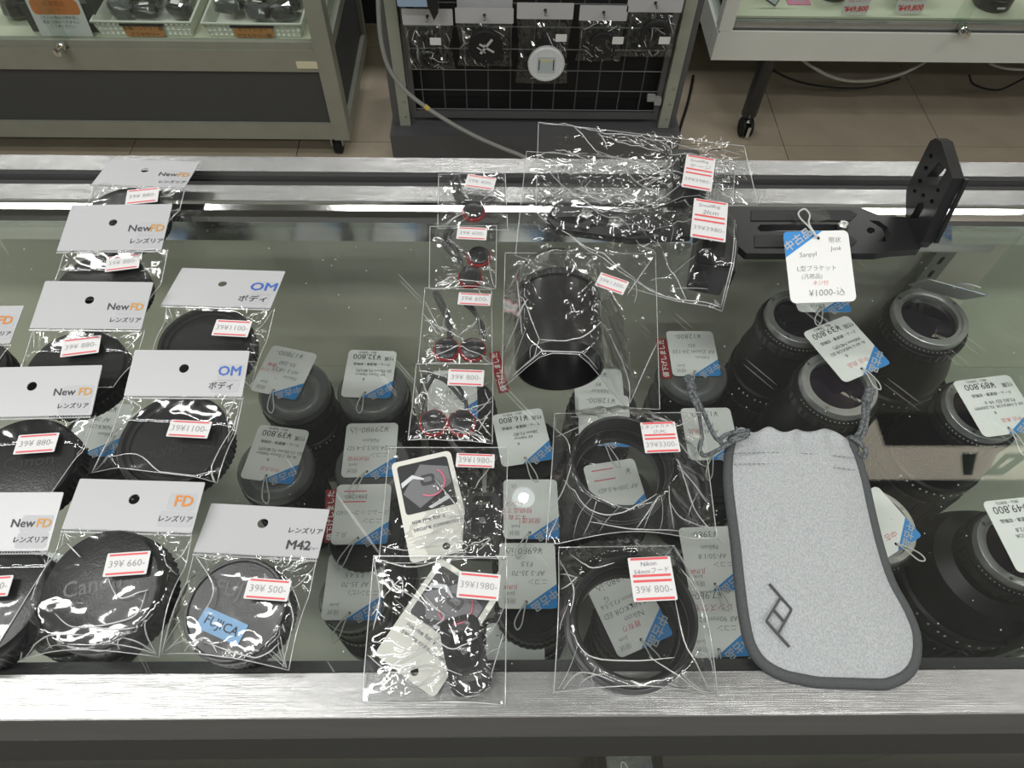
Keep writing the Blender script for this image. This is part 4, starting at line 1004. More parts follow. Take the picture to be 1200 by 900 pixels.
MB().tube([p - zc for p in smooth_path([P(1014, 473, .005), P(1017, 466, .006), P(1019, 460, .006), P(1021, 455, .005)], 4)], [.002, .0028, .0034, .0036, .0034, .003, .0028, .0032, .0035, .0035, .0032, .0026, .002], 9).build('cord_knot', M_gcord, t, True)

# ------------------------------------------------------------------ left display cabinet
LY = 1.62
def zat(py, Y, px=200): return PY(px, py, Y).z
xr = PY(411, 166, LY).x; xpl = PY(385, 120, LY).x
t = empty('display_cabinet', 'steel-framed glass cabinet with charcoal base panel and white baskets inside', 'cabinet', loc=(0, LY, 0))
zb0, zb1, zp1, zm1 = zat(162, LY), zat(144, LY), zat(83, LY), zat(44, LY + .021)
pw = xr - .042
XC = -2.3
def cb(name, a, b, m): return MB().box((a[0], a[1], a[2]), (b[0], b[1], b[2])).build(name, m, t)
cb('bottom_rail', (XC, 0, zb0), (pw, .04, zb1), M_metalpaint)
cb('base_panel', (XC, .008, zb1), (pw, .03, zp1), M_panel)
cb('middle_rail', (XC, 0, zp1), (pw, .02, zm1 - .018), M_metalpaint)
cb('door_track', (XC, .005, zm1 - .018), (pw, .021, zm1), M_metalpaint)
cb('corner_post', (pw, -.003, zb0), (xr, .04, 1.25), M_metalpaint)
cb('rear_post', (xr - .03, .44, zb0), (xr, .47, 1.25), M_metalpaint)
cb('side_rail', (xr - .03, .041, zb0), (xr, .439, zb0 + .04), M_metalpaint)
cb('side_panel', (xr - .02, .041, zb0 + .041), (xr - .012, .439, zm1 - .03), M_panel)
cb('side_sill', (xr - .03, .041, zm1 - .03), (xr, .439, zm1), M_metalpaint)
cb('deck', (XC, .0215, zat(43.5, LY + .045) - .012), (xr - .031, .439, zat(43.5, LY + .045)), M_cream)
cb('side_glass', (xr - .012, .042, zm1), (xr - .007, .438, 1.24), M_pane)
cb('top_rail', (XC, 0, 1.251), (xr, .03, 1.29), M_metalpaint)
cb('top_glass', (XC, .031, 1.26), (xr, .47, 1.266), M_pane)
xs = PY(75, 40, LY).x
cb('sliding_door', (XC, .006, zm1 + .001), (xs, .010, 1.25), M_pane)
cb('sliding_door', (xs - .04, .014, zm1 + .001), (pw, .018, 1.25), M_pane)
lk = PY(73, 52, LY)
MB().lathe([(0, 0), (.009, 0), (.010, .004), (.010, .012), (.008, .014), (.008, .026), (.0095, .028), (.0095, .036), (0, .037)], 20, 0, Matrix.Translation((lk.x, 0, lk.z)) @ Matrix.Rotation(math.radians(90), 4, 'X')).build('door_lock', M_chrome, t, True, angle=30)
bp = PY(361, 76, LY)
pl = MB().box((bp.x - .028, -.0025, bp.z - .009), (bp.x + .028, 0, bp.z + .009)).build('maker_plate', mat('cream_plate', (.62, .58, .42), .4), t)
for k in range(2):
    wz = PY(398, 174, LY + .05)
    cx_ = (wz.x, -1.6)[k]
    c_ = MB().lathe([(0, -.011), (.02, -.012), (.026, -.009), (.026, .009), (.02, .012), (0, .011)], 24, 0, Matrix.Translation((cx_, .05, .026)) @ Matrix.Rotation(math.radians(90), 4, 'Y')).build('caster', M_rubber, t, True)
    MB().box((cx_ - .017, .035, .03), (cx_ - .013, .065, zb0)).box((cx_ + .013, .035, .03), (cx_ + .017, .065, zb0)).box((cx_ - .017, .03, zb0 - .006), (cx_ + .017, .07, zb0)).build('caster_fork', M_steel, c_)

# white baskets with bagged small parts
deckz = zat(43.5, LY + .045)
def basket(label, x0, x1, Y, dep, hgt, seed, note):
    t = empty('storage_basket', label, 'basket', loc=((x0 + x1) / 2, Y, deckz + .001))
    w = x1 - x0; tp = .008; th = .003
    ho = []
    for sx in (-1, 1):
        for i in range(5):
            for j in range(3): ho.append(rr(.0075, .0075, .001, 1, sx * (w * .24 + .0125 * i), hgt * .22 + .0125 * j))
    Mf = Matrix.Rotation(math.radians(90 + 6), 4, 'X')
    MB().plate([(-w / 2 + tp, 0), (w / 2 - tp, 0), (w / 2, hgt), (-w / 2, hgt)], ho, -th, 0, 0, Mf).build('front_wall', M_basket, t)
    MB().plate([(-w / 2 + tp, 0), (w / 2 - tp, 0), (w / 2, hgt), (-w / 2, hgt)], (), -th, 0, 0, Matrix.Translation((0, dep, 0)) @ Mf).build('back_wall', M_basket, t)
    for s in (-1, 1):
        MB().add([(s * (w / 2 - tp), 0, 0), (s * (w / 2 - tp), dep, 0), (s * w / 2, dep, hgt), (s * w / 2, -.006, hgt), (s * (w / 2 - tp - th), 0, 0), (s * (w / 2 - tp - th), dep, 0), (s * (w / 2 - th), dep, hgt), (s * (w / 2 - th), -.006, hgt)],
                 [(0, 1, 2, 3), (4, 7, 6, 5), (3, 2, 6, 7), (0, 4, 5, 1)]).build('side_wall', M_basket, t)
    MB().box((-w / 2 + tp, 0, 0), (w / 2 - tp, dep, .003)).build('bottom', M_basket, t)
    MB().tube([(-w / 2, -.008, hgt), (w / 2, -.008, hgt), (w / 2, dep, hgt), (-w / 2, dep, hgt)], .0035, 8, closed=True).build('rim', M_basket, t, True)
    nl = MB().plate(rr(w * .40, hgt * .72, .008, 5), (), 0, .0012).build('label_card', mat('orange_label', (.62, .28, .10), .55), t, M=Matrix.Translation((0, -.0075, hgt * .42)) @ Mf)
    lettering(nl, [(note[0], 0, .008, .012, 0, .01), (note[1], 0, -.008, .012, 0, .01)], mat('brown_print', (.16, .08, .03), .6), .0016)
    MB().box((-w * .22, -.012, hgt * .80), (w * .22, -.0085, hgt * .93)).build('label_holder', M_matte, t)
    rs = random.Random(seed); base = t.location
    for k in range(15):
        px = base.x + (k % 3 - 1) * w * .29 + rs.uniform(-.006, .006); py = base.y + .035 + (dep - .07) * (k // 3 + .5) / 5 + rs.uniform(-.006, .006)
        kk = rs.random()
        ob = MB(); sx, sy, sz = rs.uniform(.024, .030), rs.uniform(.018, .023), rs.uniform(.014, .022)
        v = []; f = []; nu, nv = 10, 6
        for i in range(nv + 1):
            for j in range(nu):
                th_, ph = math.pi * i / nv, 2 * math.pi * j / nu
                d = Vector((math.sin(th_) * math.cos(ph), math.sin(th_) * math.sin(ph), math.cos(th_)))
                d = Vector([math.copysign(abs(q) ** .6, q) for q in d]) * (1 + .22 * noise.noise(d * 3 + Vector((k, seed, 0))))
                v.append((d.x * sx, d.y * sy, d.z * sz))
        for i in range(nv):
            for j in range(nu): a = i * nu + j; b = i * nu + (j + 1) % nu; f.append((a, b, b + nu, a + nu))
        g = empty('bagged_part', 'small dark part in crumpled clear bag, in ' + note[2], 'small part', Matrix.Translation((px, py, base.z + .012 + sz + rs.uniform(0, .02))) @ Matrix.Rotation(rs.uniform(-.3, .3), 4, 'Z') @ Matrix.Rotation(rs.uniform(-.4, .4), 4, 'X'), group='bagged parts in ' + note[2])
        ob.add(v, f).build('contents', rs.choice((M_satin, M_black, mat('bag_grey', (.13, .13, .14), .25, var=.5, vscale=70))), g, False)
        ob2 = MB().add([tuple(q * 1.10 for q in p) for p in v], f).build('wrapper', M_film, g, False)
        if kk < .45: MB().plate(rr(.022, .012, .001, 1, 0, 0), (), sz * 1.12, sz * 1.12 + .0006).build('price_label', M_sticker, g)
    return t
b1a, b1b = PY(116, 28, LY + .07), PY(230, 29, LY + .07)
basket('white plastic basket of bagged small parts, left of the other one', b1a.x, b1b.x, LY + .048, .30, PY(200, 27, LY + .04).z - deckz, 5, ('各種バッテリー蓋', 'アクセサリー', 'the left basket'))
b2a, b2b = PY(243, 30, LY + .07), PY(357, 31, LY + .07)
basket('white plastic basket of bagged small parts beside the cabinet corner post', b2a.x, b2b.x, LY + .048, .30, PY(300, 29, LY + .04).z - deckz, 9, ('ホットシュー', 'アクセサリー類', 'the corner basket'))
# dark bin with orange-headed notice
a, b = PY(62, 30, LY + .07), PY(112, 30, LY + .07)
t = empty('storage_bin', 'black open bin behind the orange-headed notice in the cabinet', 'bin', loc=((a.x + b.x) / 2 - .02, LY + .062, deckz + .001))
w = (b.x - a.x) + .06
MB().box((-w / 2, 0, 0), (w / 2, .004, .07)).build('front_wall', M_panel, t)
MB().box((-w / 2, .28, 0), (w / 2, .284, .07)).build('back_wall', M_panel, t)
for s in (-1, 1): MB().box((s * w / 2 - .003, .004, 0), (s * w / 2 + .003, .28, .085)).build('side_wall', M_panel, t)
MB().box((-w / 2, .004, 0), (w / 2, .28, .004)).build('bottom', M_panel, t)
t2 = empty('notice_card', 'white notice with orange heading leaning on the black bin', 'notice', Matrix.Translation(((a.x + b.x) / 2 - .01, LY + .040, deckz + .002)) @ Matrix.Rotation(math.radians(82), 4, 'X'))
MB().plate(rr(.125, .090, .003, 3, 0, .046), (), 0, .0012).build('card', M_sticker, t2)
hd = MB().plate(rr(.112, .034, .010, 5, 0, .068), (), .0012, .0016).build('orange_heading', mat('orange_heading', (.62, .20, .06), .5), t2)
lettering(hd, [('お買得品', 0, .075, .013, 0, .0), ('コーナー', 0, .060, .011, 0, 0)], mat('dark_orange_print', (.33, .08, .02), .5), .0018)
lettering(t2, [('こちらの商品は現状渡し', 0, .044, .0085), ('返品 交換はできません', 0, .034, .0085), ('ご了承ください', 0, .024, .0085)], M_black_ink, .0016)
for k, (px, py, m_) in enumerate(((-34, 30, M_black), (24, 33, M_satin))):
    q = PY(px, py, LY + .10)
    t3 = empty('bagged_part', ('dark bagged accessory by the cabinet door edge', 'dark bagged accessory beside the black bin')[k], 'small part', loc=(q.x, LY + .14, deckz + .003))
    MB().lathe([(0, 0), (.035, 0), (.04, .01), (.036, .035), (.02, .045), (0, .045)], 14).build('contents', m_, t3)
    MB().lathe([(.037, 0), (.042, .012), (.038, .04), (.012, .052), (0, .05)], 11).build('wrapper', M_film, t3)

# ------------------------------------------------------------------ wire grid stand with hanging bags
SY = 1.64
t = empty('wire_grid_stand', 'floor stand with dark wire grid panel between beige posts', 'display stand', loc=(0, SY, 0))
pl0, pl1 = PY(470, 153, SY).x, PY(482, 153, SY).x
pr0, pr1 = PY(771, 150, SY).x, PY(783, 150, SY).x
bz = PY(600, 160, SY - .04).z
MB().box((pl0 - .025, -.04, 0), (pr1 + .03, .30, bz)).build('base', mat('dark_grey_base', (.075, .075, .08), .55), t)
for a, b in ((pl0, pl1), (pr0, pr1)):
    p_ = MB().box((a, 0, bz + .001), (b, .03, 1.5)).build('post', M_post, t)
    for k in range(3):
        MB().lathe([(0, .0), (.003, 0), (.002, .002), (0, .002)], 10, 0, Matrix.Translation(((a + b) / 2 + .004, 0, bz + .03 + .045 * k)) @ Matrix.Rotation(math.radians(90), 4, 'X')).build('rivet', M_steel, p_)
MB().box((pl0 - .018, .004, bz + .001), (pl0 - .001, .04, 1.5)).build('side_upright', M_wire, t)
MB().box((pr1 + .001, .004, bz + .001), (pr1 + .016, .04, 1.5)).build('side_upright', M_wire, t)
MB().box((pl1, .06, bz), (pr0, .066, 1.5)).build('back_board', M_matte, t)
gz0 = PY(600, 137, SY + .02).z; gz1 = PY(600, 130, SY + .02).z
gx0, gx1 = pl1 + .004, pr0 - .004
MB().box((gx0, .014, gz0), (gx1, .026, gz1)).build('grid_frame', M_wire, t)
MB().box((gx0, .014, gz1), (gx0 + .014, .026, 1.5)).box((gx1 - .014, .014, gz1), (gx1, .026, 1.5)).build('grid_frame', M_wire, t)
k = 0; z = gz1 + .006
while z < 1.0:
    MB().tube([(gx0 + .01, .018, z), (gx1 - .01, .018, z)], .0017, 5).build('wire', M_wire, t); z += .0575
x = gx0 + .035
while x < gx1 - .01:
    MB().tube([(x, .021, gz0 + .004), (x, .021, 1.2)], .0017, 5).build('wire', M_wire, t); x += .0575
q = PY(768, 115, SY + .01)
MB().plate(rr(.022, .016, .003, 3), (), 0, .012, 0, Matrix.Translation((q.x - .012, .012, q.z + .004)) @ Matrix.Rotation(math.radians(90), 4, 'X')).plate(rr(.018, .02, .003, 3), (), 0, .014, 0, Matrix.Translation((q.x + .006, .012, q.z - .004)) @ Matrix.Rotation(math.radians(90), 4, 'X')).build('grid_clip', mat('clip_plastic', (.28, .28, .28), .5), t)

def hanging(label, hq, bot, content, seed, Y=SY - .035, sticker=None, hook=None):
    """hq: header left, right, top, bottom pixels; bot: pixel of the bag's lower edge"""
    x0, x1, y0, y1 = hq
    TLh, TRh, BLh = PY(x0, y0, Y), PY(x1, y0, Y), PY(x0, y1, Y)
    cx_ = (TLh.x + TRh.x) / 2; w = TRh.x - TLh.x; h = TLh.z - BLh.z; zb = PY((x0 + x1) / 2, bot, Y).z
    H = BLh.z - zb
    t = empty('hanging_bag', label, 'bag', Matrix.Translation((cx_, Y, BLh.z)) @ Matrix.Rotation(math.radians(90), 4, 'X'))
    hd = MB().plate(rr(w, h, .002, 2, 0, h / 2), [circ(.004, 14, 0, h * .55)], -.001, .0005).build('header_card', M_white, t)
    n = 22; v = []; f = []
    for j in range(n + 1):
        for i in range(n + 1):
            s, u = i / n, j / n
            e = math.sin(math.pi * s) ** .6 * min(1, u * 3, (1 - u) * 4 + .15)
            q = Vector((s * 8 + seed, u * 8, seed))
            v.append(((s - .5) * w * (1 - .10 * math.sin(math.pi * u)), -H * u, .014 * e + .016 * e * (1 - abs(noise.noise(q)) * 3) + .004 * e * noise.noise(q * 2.2)))
    for j in range(n):
        for i in range(n): a = j * (n + 1) + i; f.append((a, a + n + 1, a + n + 2, a + 1))
    MB().add(v, f).build('film', M_film, t, False)
    cr = MB(); rs = random.Random(seed)
    for k in range(12):
        a, b = rs.randrange(1, n), rs.randrange(1, n); di, dj = rs.choice(((1, 2), (-1, 2), (2, 1), (-2, 1), (0, 2), (1, 1)))
        pts = []
        for m_ in range(rs.randrange(3, 6)):
            ii, jj = a + di * m_, b + dj * m_
            if 0 <= ii <= n and 0 <= jj <= n: pts.append(Vector(v[jj * (n + 1) + ii]) + Vector((0, 0, .001)))
        if len(pts) > 1: cr.tube(pts, .0008, 5)
    cr.build('film_folds', M_crease, t)
    if sticker:
        sp = PY(*sticker, Y); MB().plate(rr(.026, .018, .001, 1, sp.x - cx_, sp.z - BLh.z), (), .026, .0266).build('price_sticker', M_sticker, t)
    MB().tube([(0, h * .55, -.03), (0, h * .55, .02), (0, h * .62, .026), (0, h * .75, .027)], .0022, 7).build('hook', M_steel, t, True)
    return t, Y, BLh.z
def disc_item(name, label, cat, px, py, R, Y, m, ring=False, mark=None, words=None):
    p = PY(px, py, Y)
    t = empty(name, label, cat, Matrix.Translation((p.x, Y, p.z)) @ Matrix.Rotation(math.radians(90), 4, 'X'))
    if ring: MB().lathe([(R * .62, .0), (R, 0), (R, .010), (R * .9, .012), (R * .66, .012), (R * .62, .008), (R * .62, 0)], 40).build('ring', m, t, True, angle=30)
    else: MB().lathe([(0, 0), (R * .98, 0), (R, .002), (R, .010), (R * .96, .012), (R * .85, .0125), (R * .84, .0115), (0, .0115)], 48).build('disc', m, t, True, angle=30)
    if mark:
        mb = MB()
        for (x0, y0, x1, y1, wd) in mark:
            dx, dy = x1 - x0, y1 - y0; l = math.hypot(dx, dy); nx, ny = -dy / l * wd / 2, dx / l * wd / 2
            mb.plate([(x0 + nx, y0 + ny), (x1 + nx, y1 + ny), (x1 - nx, y1 - ny), (x0 - nx, y0 - ny)], (), .0125, .0128)
        mb.build('printed_mark', M_white, t)
    if words:
        pt = MB().plate(rr(R * 1.0, R * .95, .002, 2), (), .0116, .0121).build('paper_insert', mat('pale_blue_paper', (.42, .47, .50), .5), t)
        MB().box((-R * .42, -R * .3, .0121), (-R * .36, R * .3, .0124)).box((R * .36, -R * .3, .0121), (R * .42, R * .3, .0124)).build('barcode', M_black_ink, pt)
        MB().box((-R * .34, R * .2, .0121), (R * .34, R * .36, .0124)).build('yellow_strip', mat('pale_yellow', (.55, .52, .34), .5), pt)
    return t
HY = SY - .035
hanging('hanging bag with white header beside the left post of the grid stand', (470, 530, 10, 29), 80, None, 31, sticker=(511, 41))
disc_item('lens_adapter', 'small black adapter ring in the bag by the left post', 'adapter', 503, 67, .022, HY - .012, M_satin, ring=True)
hanging('hanging bag holding a black disc with white cross mark', (533, 602, 9, 27), 77, None, 32, sticker=(581, 52))
disc_item('lens_cap', 'black round cap with white cross mark hanging on the stand', 'lens cap', 569, 53, .041, HY - .016, M_matte, mark=[(-.012, -.014, .016, .022, .006), (-.014, .010, .020, -.010, .005), (-.020, .002, .0, -.012, .003)])
hanging('long hanging bag with a pale round case at its foot', (606, 673, 3, 22), 97, None, 33, sticker=(657, 37))
disc_item('round_case', 'white translucent round case with pale insert, hanging on the stand', 'case', 640, 73, .044, HY - .030, mat('milky_white', (.62, .64, .66), .35), words=True)
hanging('hanging bag with a dark cap, second from the right post', (680, 737, 6, 24), 71, None, 34, sticker=(723, 40))
disc_item('lens_cap', 'plain dark round cap hanging second from the right post', 'lens cap', 706, 51, .033, HY - .012, M_black)
hanging('hanging bag with a black ring beside the right post', (737, 803, -6, 14), 66, None, 35, sticker=(777, 40))
disc_item('lens_adapter', 'glossy black ring in the bag beside the right post', 'adapter', 767, 39, .036, HY - .012, M_black, ring=True)
q = PY(568, 4, HY + .02)
t = empty('header_card', 'white header card of a bag hanging behind the cross-marked cap', 'header card', Matrix.Translation((q.x, HY + .02, q.z)) @ Matrix.Rotation(math.radians(90), 4, 'X'))
MB().plate(rr(.128, .05, .002, 2, 0, .012), [circ(.004, 12, 0, .02)], 0, .001).build('card', M_white, t)
MB().tube([(0, .02, -.03), (0, .02, .012), (0, .026, .015)], .002, 7).build('hook', M_steel, t)
q = PY(490, 4, HY - .02)
t = empty('blue_pack', 'pale blue packet with black strap hanging at the stand top', 'packet', Matrix.Translation((q.x, HY - .028, q.z)) @ Matrix.Rotation(math.radians(90), 4, 'X'))
MB().plate(rr(.07, .10, .004, 3, -.01, .05), (), 0, .006).build('packet', mat('pale_blue', (.30, .40, .55), .5), t)
MB().plate([(.018, .10), (.045, .10), (.045, -.012), (.034, -.03), (.022, .005)], (), -.002, .008).build('strap', M_black, t)

# grey cable sagging in front of the stand
pts = [PY(x, y, SY - .06 - .01 * k) for k, (x, y) in enumerate(((443, -30), (444, 20), (448, 55), (457, 82), (475, 106), (500, 126), (530, 145), (560, 161), (590, 174), (618, 186)))]
pts.append(pts[-1] + Vector((.12, -.02, -.07)))
cb_ = empty('power_cable', 'grey cable sagging across the foot of the grid stand', 'cable', loc=pts[0])
MB().tube([p - pts[0] for p in smooth_path(pts, 5)], .0055, 8).build('cable', mat('grey_cable', (.24, .24, .23), .5), cb_, True)
MB().tube([pts[5] - pts[0] - (pts[5] - pts[4]).normalized() * .006, pts[5] - pts[0] + (pts[5] - pts[4]).normalized() * .006], .0062, 8).build('yellow_mark', mat('yellow_tape', (.55, .42, .08), .5), cb_)

# ------------------------------------------------------------------ right display cabinet on casters
RY = 1.74
t = empty('display_cabinet', 'pale metal glass cabinet on black caster legs, price cards inside', 'cabinet', loc=(0, RY, 0))
xl = PY(833, 70, RY).x
z0, z1, z2 = PY(1000, 72, RY).z, PY(1000, 41, RY).z, PY(1000, 20, RY + .03).z - .006
XE = 2.2
M_pale = mat('pale_metal_frame', (.70, .71, .67), .36, metal=.1, var=.12, vscale=8)
MB().box((xl, 0, z0), (XE, .05, z1)).build('front_rail', M_pale, t)
MB().box((xl + .004, .012, z1), (XE, .0303, z2)).build('door_track', M_alu, t)
MB().box((xl + .004, 0, z1), (XE, .006, z1 + .006)).build('track_lip', M_pale, t)
MB().box((xl, .0, z1 + .0065), (xl + .035, .035, 1.25)).build('corner_post', M_pale, t)
MB().box((xl, .42, z0), (xl + .035, .455, 1.25)).build('rear_post', M_pale, t)
MB().box((xl, .051, z0), (xl + .03, .419, z1)).build('side_rail', M_pale, t)
MB().box((xl + .036, .0305, z2 + .0005), (XE, .45, z2 + .006)).build('deck', M_cream, t)
MB().box((xl + .005, .036, z1), (xl + .009, .419, 1.25)).build('side_glass', M_pane, t)
MB().box((xl, 0, 1.251), (XE, .03, 1.29)).build('top_rail', M_pale, t)
MB().box((xl, .031, 1.26), (XE, .455, 1.266)).build('top_glass', M_pane, t)
MB().box((xl + .031, .051, z0 + .01), (XE, .45, z0 + .014)).build('under_tray', M_panel, t)
xm = PY(1140, 25, RY).x
MB().box((xl + .036, .016, z1 + .004), (xm, .020, 1.25)).build('sliding_door', M_pane, t)
MB().box((xm - .035, .022, z1 + .004), (XE, .026, 1.25)).build('sliding_door', M_pane, t)
z2 += .006
lk = PY(1128, 34, RY)
MB().lathe([(0, 0), (.008, 0), (.011, .006), (.011, .02), (.009, .022), (.009, .032), (.0105, .034), (.0105, .04), (0, .041)], 20, 0, Matrix.Translation((lk.x, .012, lk.z)) @ Matrix.Rotation(math.radians(90), 4, 'X')).build('door_lock', M_chrome, t, True, angle=30)
ft = PF(870, 156)
for lx in (ft.x, ft.x + 1.1):
    ly = ft.y - RY
    lg_ = MB().lathe([(0, .062), (.020, .062), (.022, .066), (.022, z0), (0, z0)], 20, 0, Matrix.Translation((lx, ly, 0))).build('leg', M_black, t, True, angle=30)
    cs = MB()
    for s in (-1, 1): cs.lathe([(0, -.005), (.024, -.006), (.028, -.003), (.028, .003), (.024, .006), (0, .005)], 24, 0, Matrix.Translation((lx + s * .011, ly - .008, .028)) @ Matrix.Rotation(math.radians(90), 4, 'Y'))
    cs.build('caster', M_rubber, lg_, True, angle=30)
    MB().lathe([(0, .030), (.007, .030), (.012, .036), (.012, .054), (.007, .058), (.007, .063), (0, .063)], 16, 0, Matrix.Translation((lx, ly - .004, 0))).box((lx - .0045, ly - .042, .016), (lx + .0045, ly + .018, .05)).build('caster_stem', M_chrome, lg_, True, angle=30)
# price cards and goods on the deck
def deck_card(label, px, py, w, h, Y, parts):
    q = PY(px, py, Y)
    t = empty('price_card', label, 'price card', Matrix.Translation((q.x, Y, z2 + .001)) @ Matrix.Rotation(math.radians(78), 4, 'X'))
    MB().plate(rr(w, h, .001, 1, 0, h / 2), (), 0, .0008).build('card', M_sticker, t)
    for ls, m_ in parts: lettering(t, ls, m_, .0012)
    return t
redp = mat('price_red', (.66, .04, .06), .5)
deck_card('white price card reading ¥49,800 beside a black lens in the cabinet', 1002, 12, .066, .062, RY + .042, [([('¥49,800', .004, .012, .018, 3, .03)], redp), ([('カメラ本体', -.0, .042, .009), ('中古 Aランク', 0, .030, .008)], M_pink), ([('税込', -.024, .016, .006)], M_black_ink)])
deck_card('white price card reading ¥49,800 nearer the cabinet door lock', 1066, 10, .072, .062, RY + .050, [([('¥49,800', .004, .012, .019, 3, .03)], redp), ([('レンズセット', -.0, .042, .009), ('中古 ABランク', 0, .030, .008)], M_pink), ([('税込', -.026, .016, .006)], M_black_ink)])
q = PY(896, 10, RY + .05)
t = empty('picture_card', 'dark-edged card with blue picture standing in the pale cabinet', 'card', Matrix.Translation((q.x + .01, RY + .075, z2 + .013)) @ Matrix.Rotation(math.radians(70), 4, 'X') @ Matrix.Rotation(math.radians(-28), 4, 'Z'))
MB().plate(rr(.05, .07, .002, 2, 0, .035), (), 0, .004).build('card', M_panel, t)
MB().plate(rr(.044, .062, .001, 1, 0, .035), (), .004, .0044).build('paper', mat('pale_paper', (.5, .55, .6), .5), t)
MB().plate(circ(.013, 14, 0, .03), (), .0044, .0048).build('blue_picture', M_blue, t)
q = PY(935, 2, RY + .10)
t = empty('pink_card', 'small pink card lying on the cabinet deck', 'card', loc=(q.x, RY + .10, z2 + .0005))
MB().plate(rr(.06, .035, .001, 1), (), 0, .0015).build('card', mat('pink_card_paper', (.65, .22, .36), .5), t)
lettering(t, [('特価', 0, 0, .018, 0, .01)], M_white, .0018)
for k, (px, py, R_) in enumerate(((975, 0, .04), (1062, -2, .04), (1152, 8, .047))):
    q = PY(px, py, RY + .12)
    t = empty('camera_lens', ('black lens behind the price card further from the door lock', 'black lens behind the price card nearer the door lock', 'black lens behind the sliding door edge of the pale cabinet')[k], 'lens', loc=(q.x, RY + (.135, .140, .098)[k], z2 + .0005))
    MB().lathe([(0, 0), (R_ * .92, 0), (R_, .004), (R_, .03), (R_ * .96, .032), (R_ * .96, .07), (R_ * .9, .075), (R_ * .9, .1), (0, .1)], 40).build('barrel', M_satin, t, True, angle=30)
    MB().lathe([(R_ * .96, .036), (R_ * 1.0, .037), (R_ * 1.0, .065), (R_ * .96, .066)], 80, gear={1: .0012, 2: .0012}).build('grip_ring', M_rubber, t)
    MB().box((-.008, -R_ - .0006, .012), (.012, -R_ + .001, .017)).build('lettering', M_lab, t)
# cables hanging under the cabinet
for nm, lb, pts_, r, m_ in (('power_cable', 'white cable looping down beneath the pale cabinet', ((940, 70), (955, 80), (975, 90), (1000, 95), (1030, 93), (1060, 85), (1085, 72)), .0048, mat('white_cable', (.5, .5, .46), .5)),
                            ('power_cable', 'thin black cable lying under the pale cabinet beside the caster leg', ((905, 82), (925, 92), (950, 99), (985, 103), (1020, 102), (1055, 92)), .003, M_rubber),
                            ('power_cable', 'black cable loop under the pale cabinet beyond the white cable', ((1136, 88), (1140, 98), (1155, 104), (1172, 105), (1190, 97), (1203, 90)), .003, M_rubber),
                            ('power_cable', 'short white cable end under the far part of the pale cabinet', ((1160, 74), (1175, 79), (1195, 81), (1215, 80)), .0048, MATS.get('white_cable'))):
    pp = [PY(x, y, RY + .15) for x, y in pts_]
    o = empty(nm, lb, 'cable', loc=pp[0])
    MB().tube([p - pp[0] for p in smooth_path(pp, 5)], r, 7).build('cable', MATS.get('white_cable') if m_ is None else m_, o, True)
# cable beside the stand's right post
pp = [PF(812, 90) + Vector((0, 0, .004)), PF(806, 120) + Vector((0, 0, .004)), PF(797, 150) + Vector((0, 0, .004)), PF(788, 185) + Vector((0, 0, .004))]
o = empty('power_cable', 'black cable lying on the floor beside the stand post', 'cable', loc=pp[0])
MB().tube([p - pp[0] for p in smooth_path(pp, 5)], .004, 7).build('cable', M_rubber, o, True)

# far cabinet row behind the stands
t = empty('storage_cabinet', 'low beige cabinet row with black plinth behind the stands', 'cabinet', loc=(0, 2.32, 0))
MB().box((-3.0, 0, 0), (3.0, .4, .10)).build('plinth', M_matte, t)
for k in range(6):
    MB().box((-3.0 + k, -.01, .101), (-3.0 + k + .996, .4, 1.0)).build('cabinet_body', M_wall, t)

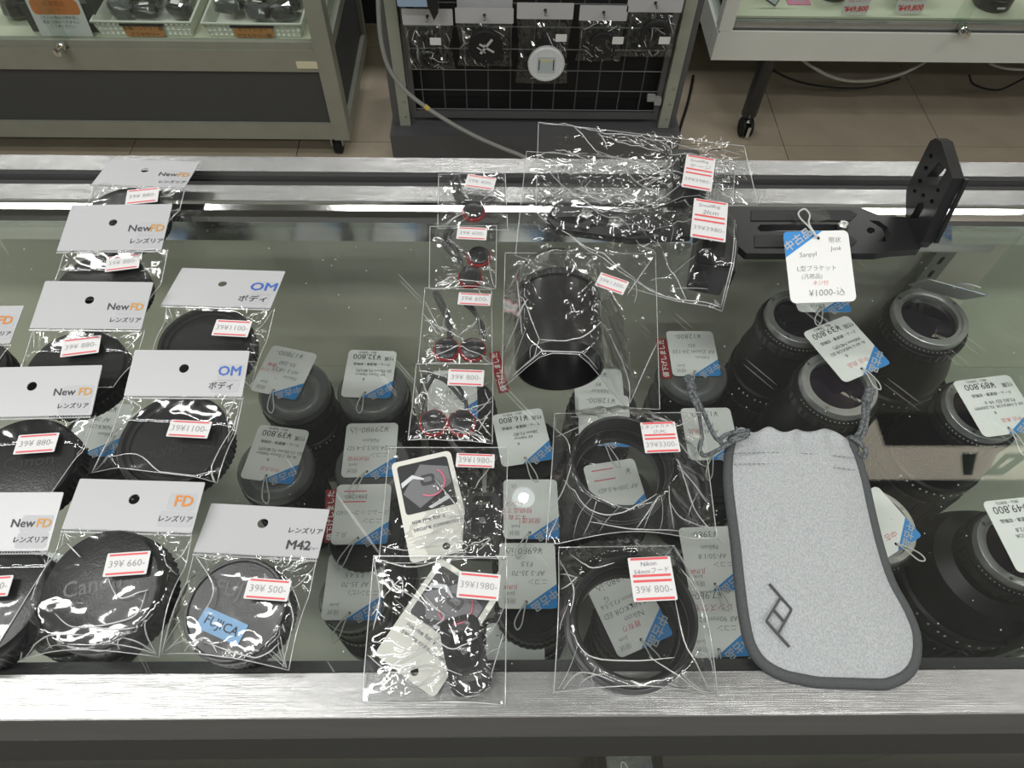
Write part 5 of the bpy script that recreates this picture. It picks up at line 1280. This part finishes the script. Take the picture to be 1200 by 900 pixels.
# hanging sign over the aisle (mirrored in the counter glass)
t = empty('hanging_sign', 'lit white hanging sign with green lettering, above the counter', 'sign', loc=(1.62, 1.0, 2.42))
MB().box((-.45, 0, 0), (.45, .10, .24)).build('lit_face', mat('lit_sign', (.80, .72, .58), .4, emit=4.0), t)
MB().box((-.46, -.004, .24), (.46, .104, .26)).box((-.46, -.004, -.02), (.46, .104, 0)).build('sign_frame', M_panel, t)
M_green = mat('green_print', (.01, .16, .05), .5)
gl_ = MB().plate([(-.20, .05), (-.15, .05), (-.08, .20), (-.11, .20)], (), 0, .003, 0, Matrix.Translation((0, -.001, 0)) @ Matrix.Rotation(math.radians(90), 4, 'X'))
gl_.plate([(-.06, .05), (.02, .05), (.02, .20), (-.04, .20)], [[(-.035, .08), (-.01, .08), (-.01, .15), (-.03, .15)]], 0, .003, 0, Matrix.Translation((0, -.001, 0)) @ Matrix.Rotation(math.radians(90), 4, 'X'))
gl_.build('green_mark', M_green, t)
for s_ in (-.35, .35): MB().tube([(s_, .05, .26), (s_, .05, CEIL - 2.42)], .004, 6).build('hanger', M_steel, t)
# round downlight
t = empty('downlight', 'small round ceiling downlight', 'ceiling light', loc=(.08, .95, CEIL))
MB().lathe([(.038, 0), (.050, 0), (.050, -.012), (.038, -.016), (.038, 0)], 28).build('trim_ring', M_white, t, True)
MB().lathe([(.016, -.010), (.037, -.010), (.037, -.004), (.016, -.004), (.016, -.010)], 28).build('diffuser', mat('lamp_diffuser', (.9, .95, 1), .4, emit=5.0), t)
MB().lathe([(0, -.014), (.010, -.013), (.0155, -.009), (.0155, -.004), (0, -.004)], 24).build('bulb', mat('lamp_bulb', (1, 1, 1), .4, emit=70.0), t)
# paper posters hung from the ceiling over the aisle
for k, (px_, w_, hh_, z_, m1, m2) in enumerate(((-1.05, .55, .75, 1.85, (.55, .60, .45), (.18, .28, .10)), (-.35, .60, .55, 2.0, (.70, .70, .66), (.25, .25, .24)), (.45, .35, .9, 1.75, (.72, .72, .68), (.30, .42, .36)))):
    z_ = 2.24 + .03 * k; hh_ = CEIL - z_ - .04
    t = empty('hanging_poster', ('greenish paper poster hung over the aisle', 'white paper poster with dark band hung over the aisle', 'tall narrow white paper poster hung over the aisle')[k], 'poster', loc=(px_, 1.70, z_))
    MB().box((-w_ / 2, 0, 0), (w_ / 2, .003, hh_)).build('sheet', mat('poster_sheet_%d' % k, m1, .6), t)
    for q in range(3): MB().box((-w_ * .42, -.001, hh_ * (.15 + .26 * q)), (w_ * (.1 + .15 * q), 0, hh_ * (.30 + .26 * q))).build('printed_band', mat('poster_band_%d' % k, m2, .6), t)
    MB().tube([(0, .0015, hh_), (0, .0015, CEIL - z_)], .002, 5).build('hanger', M_steel, t)
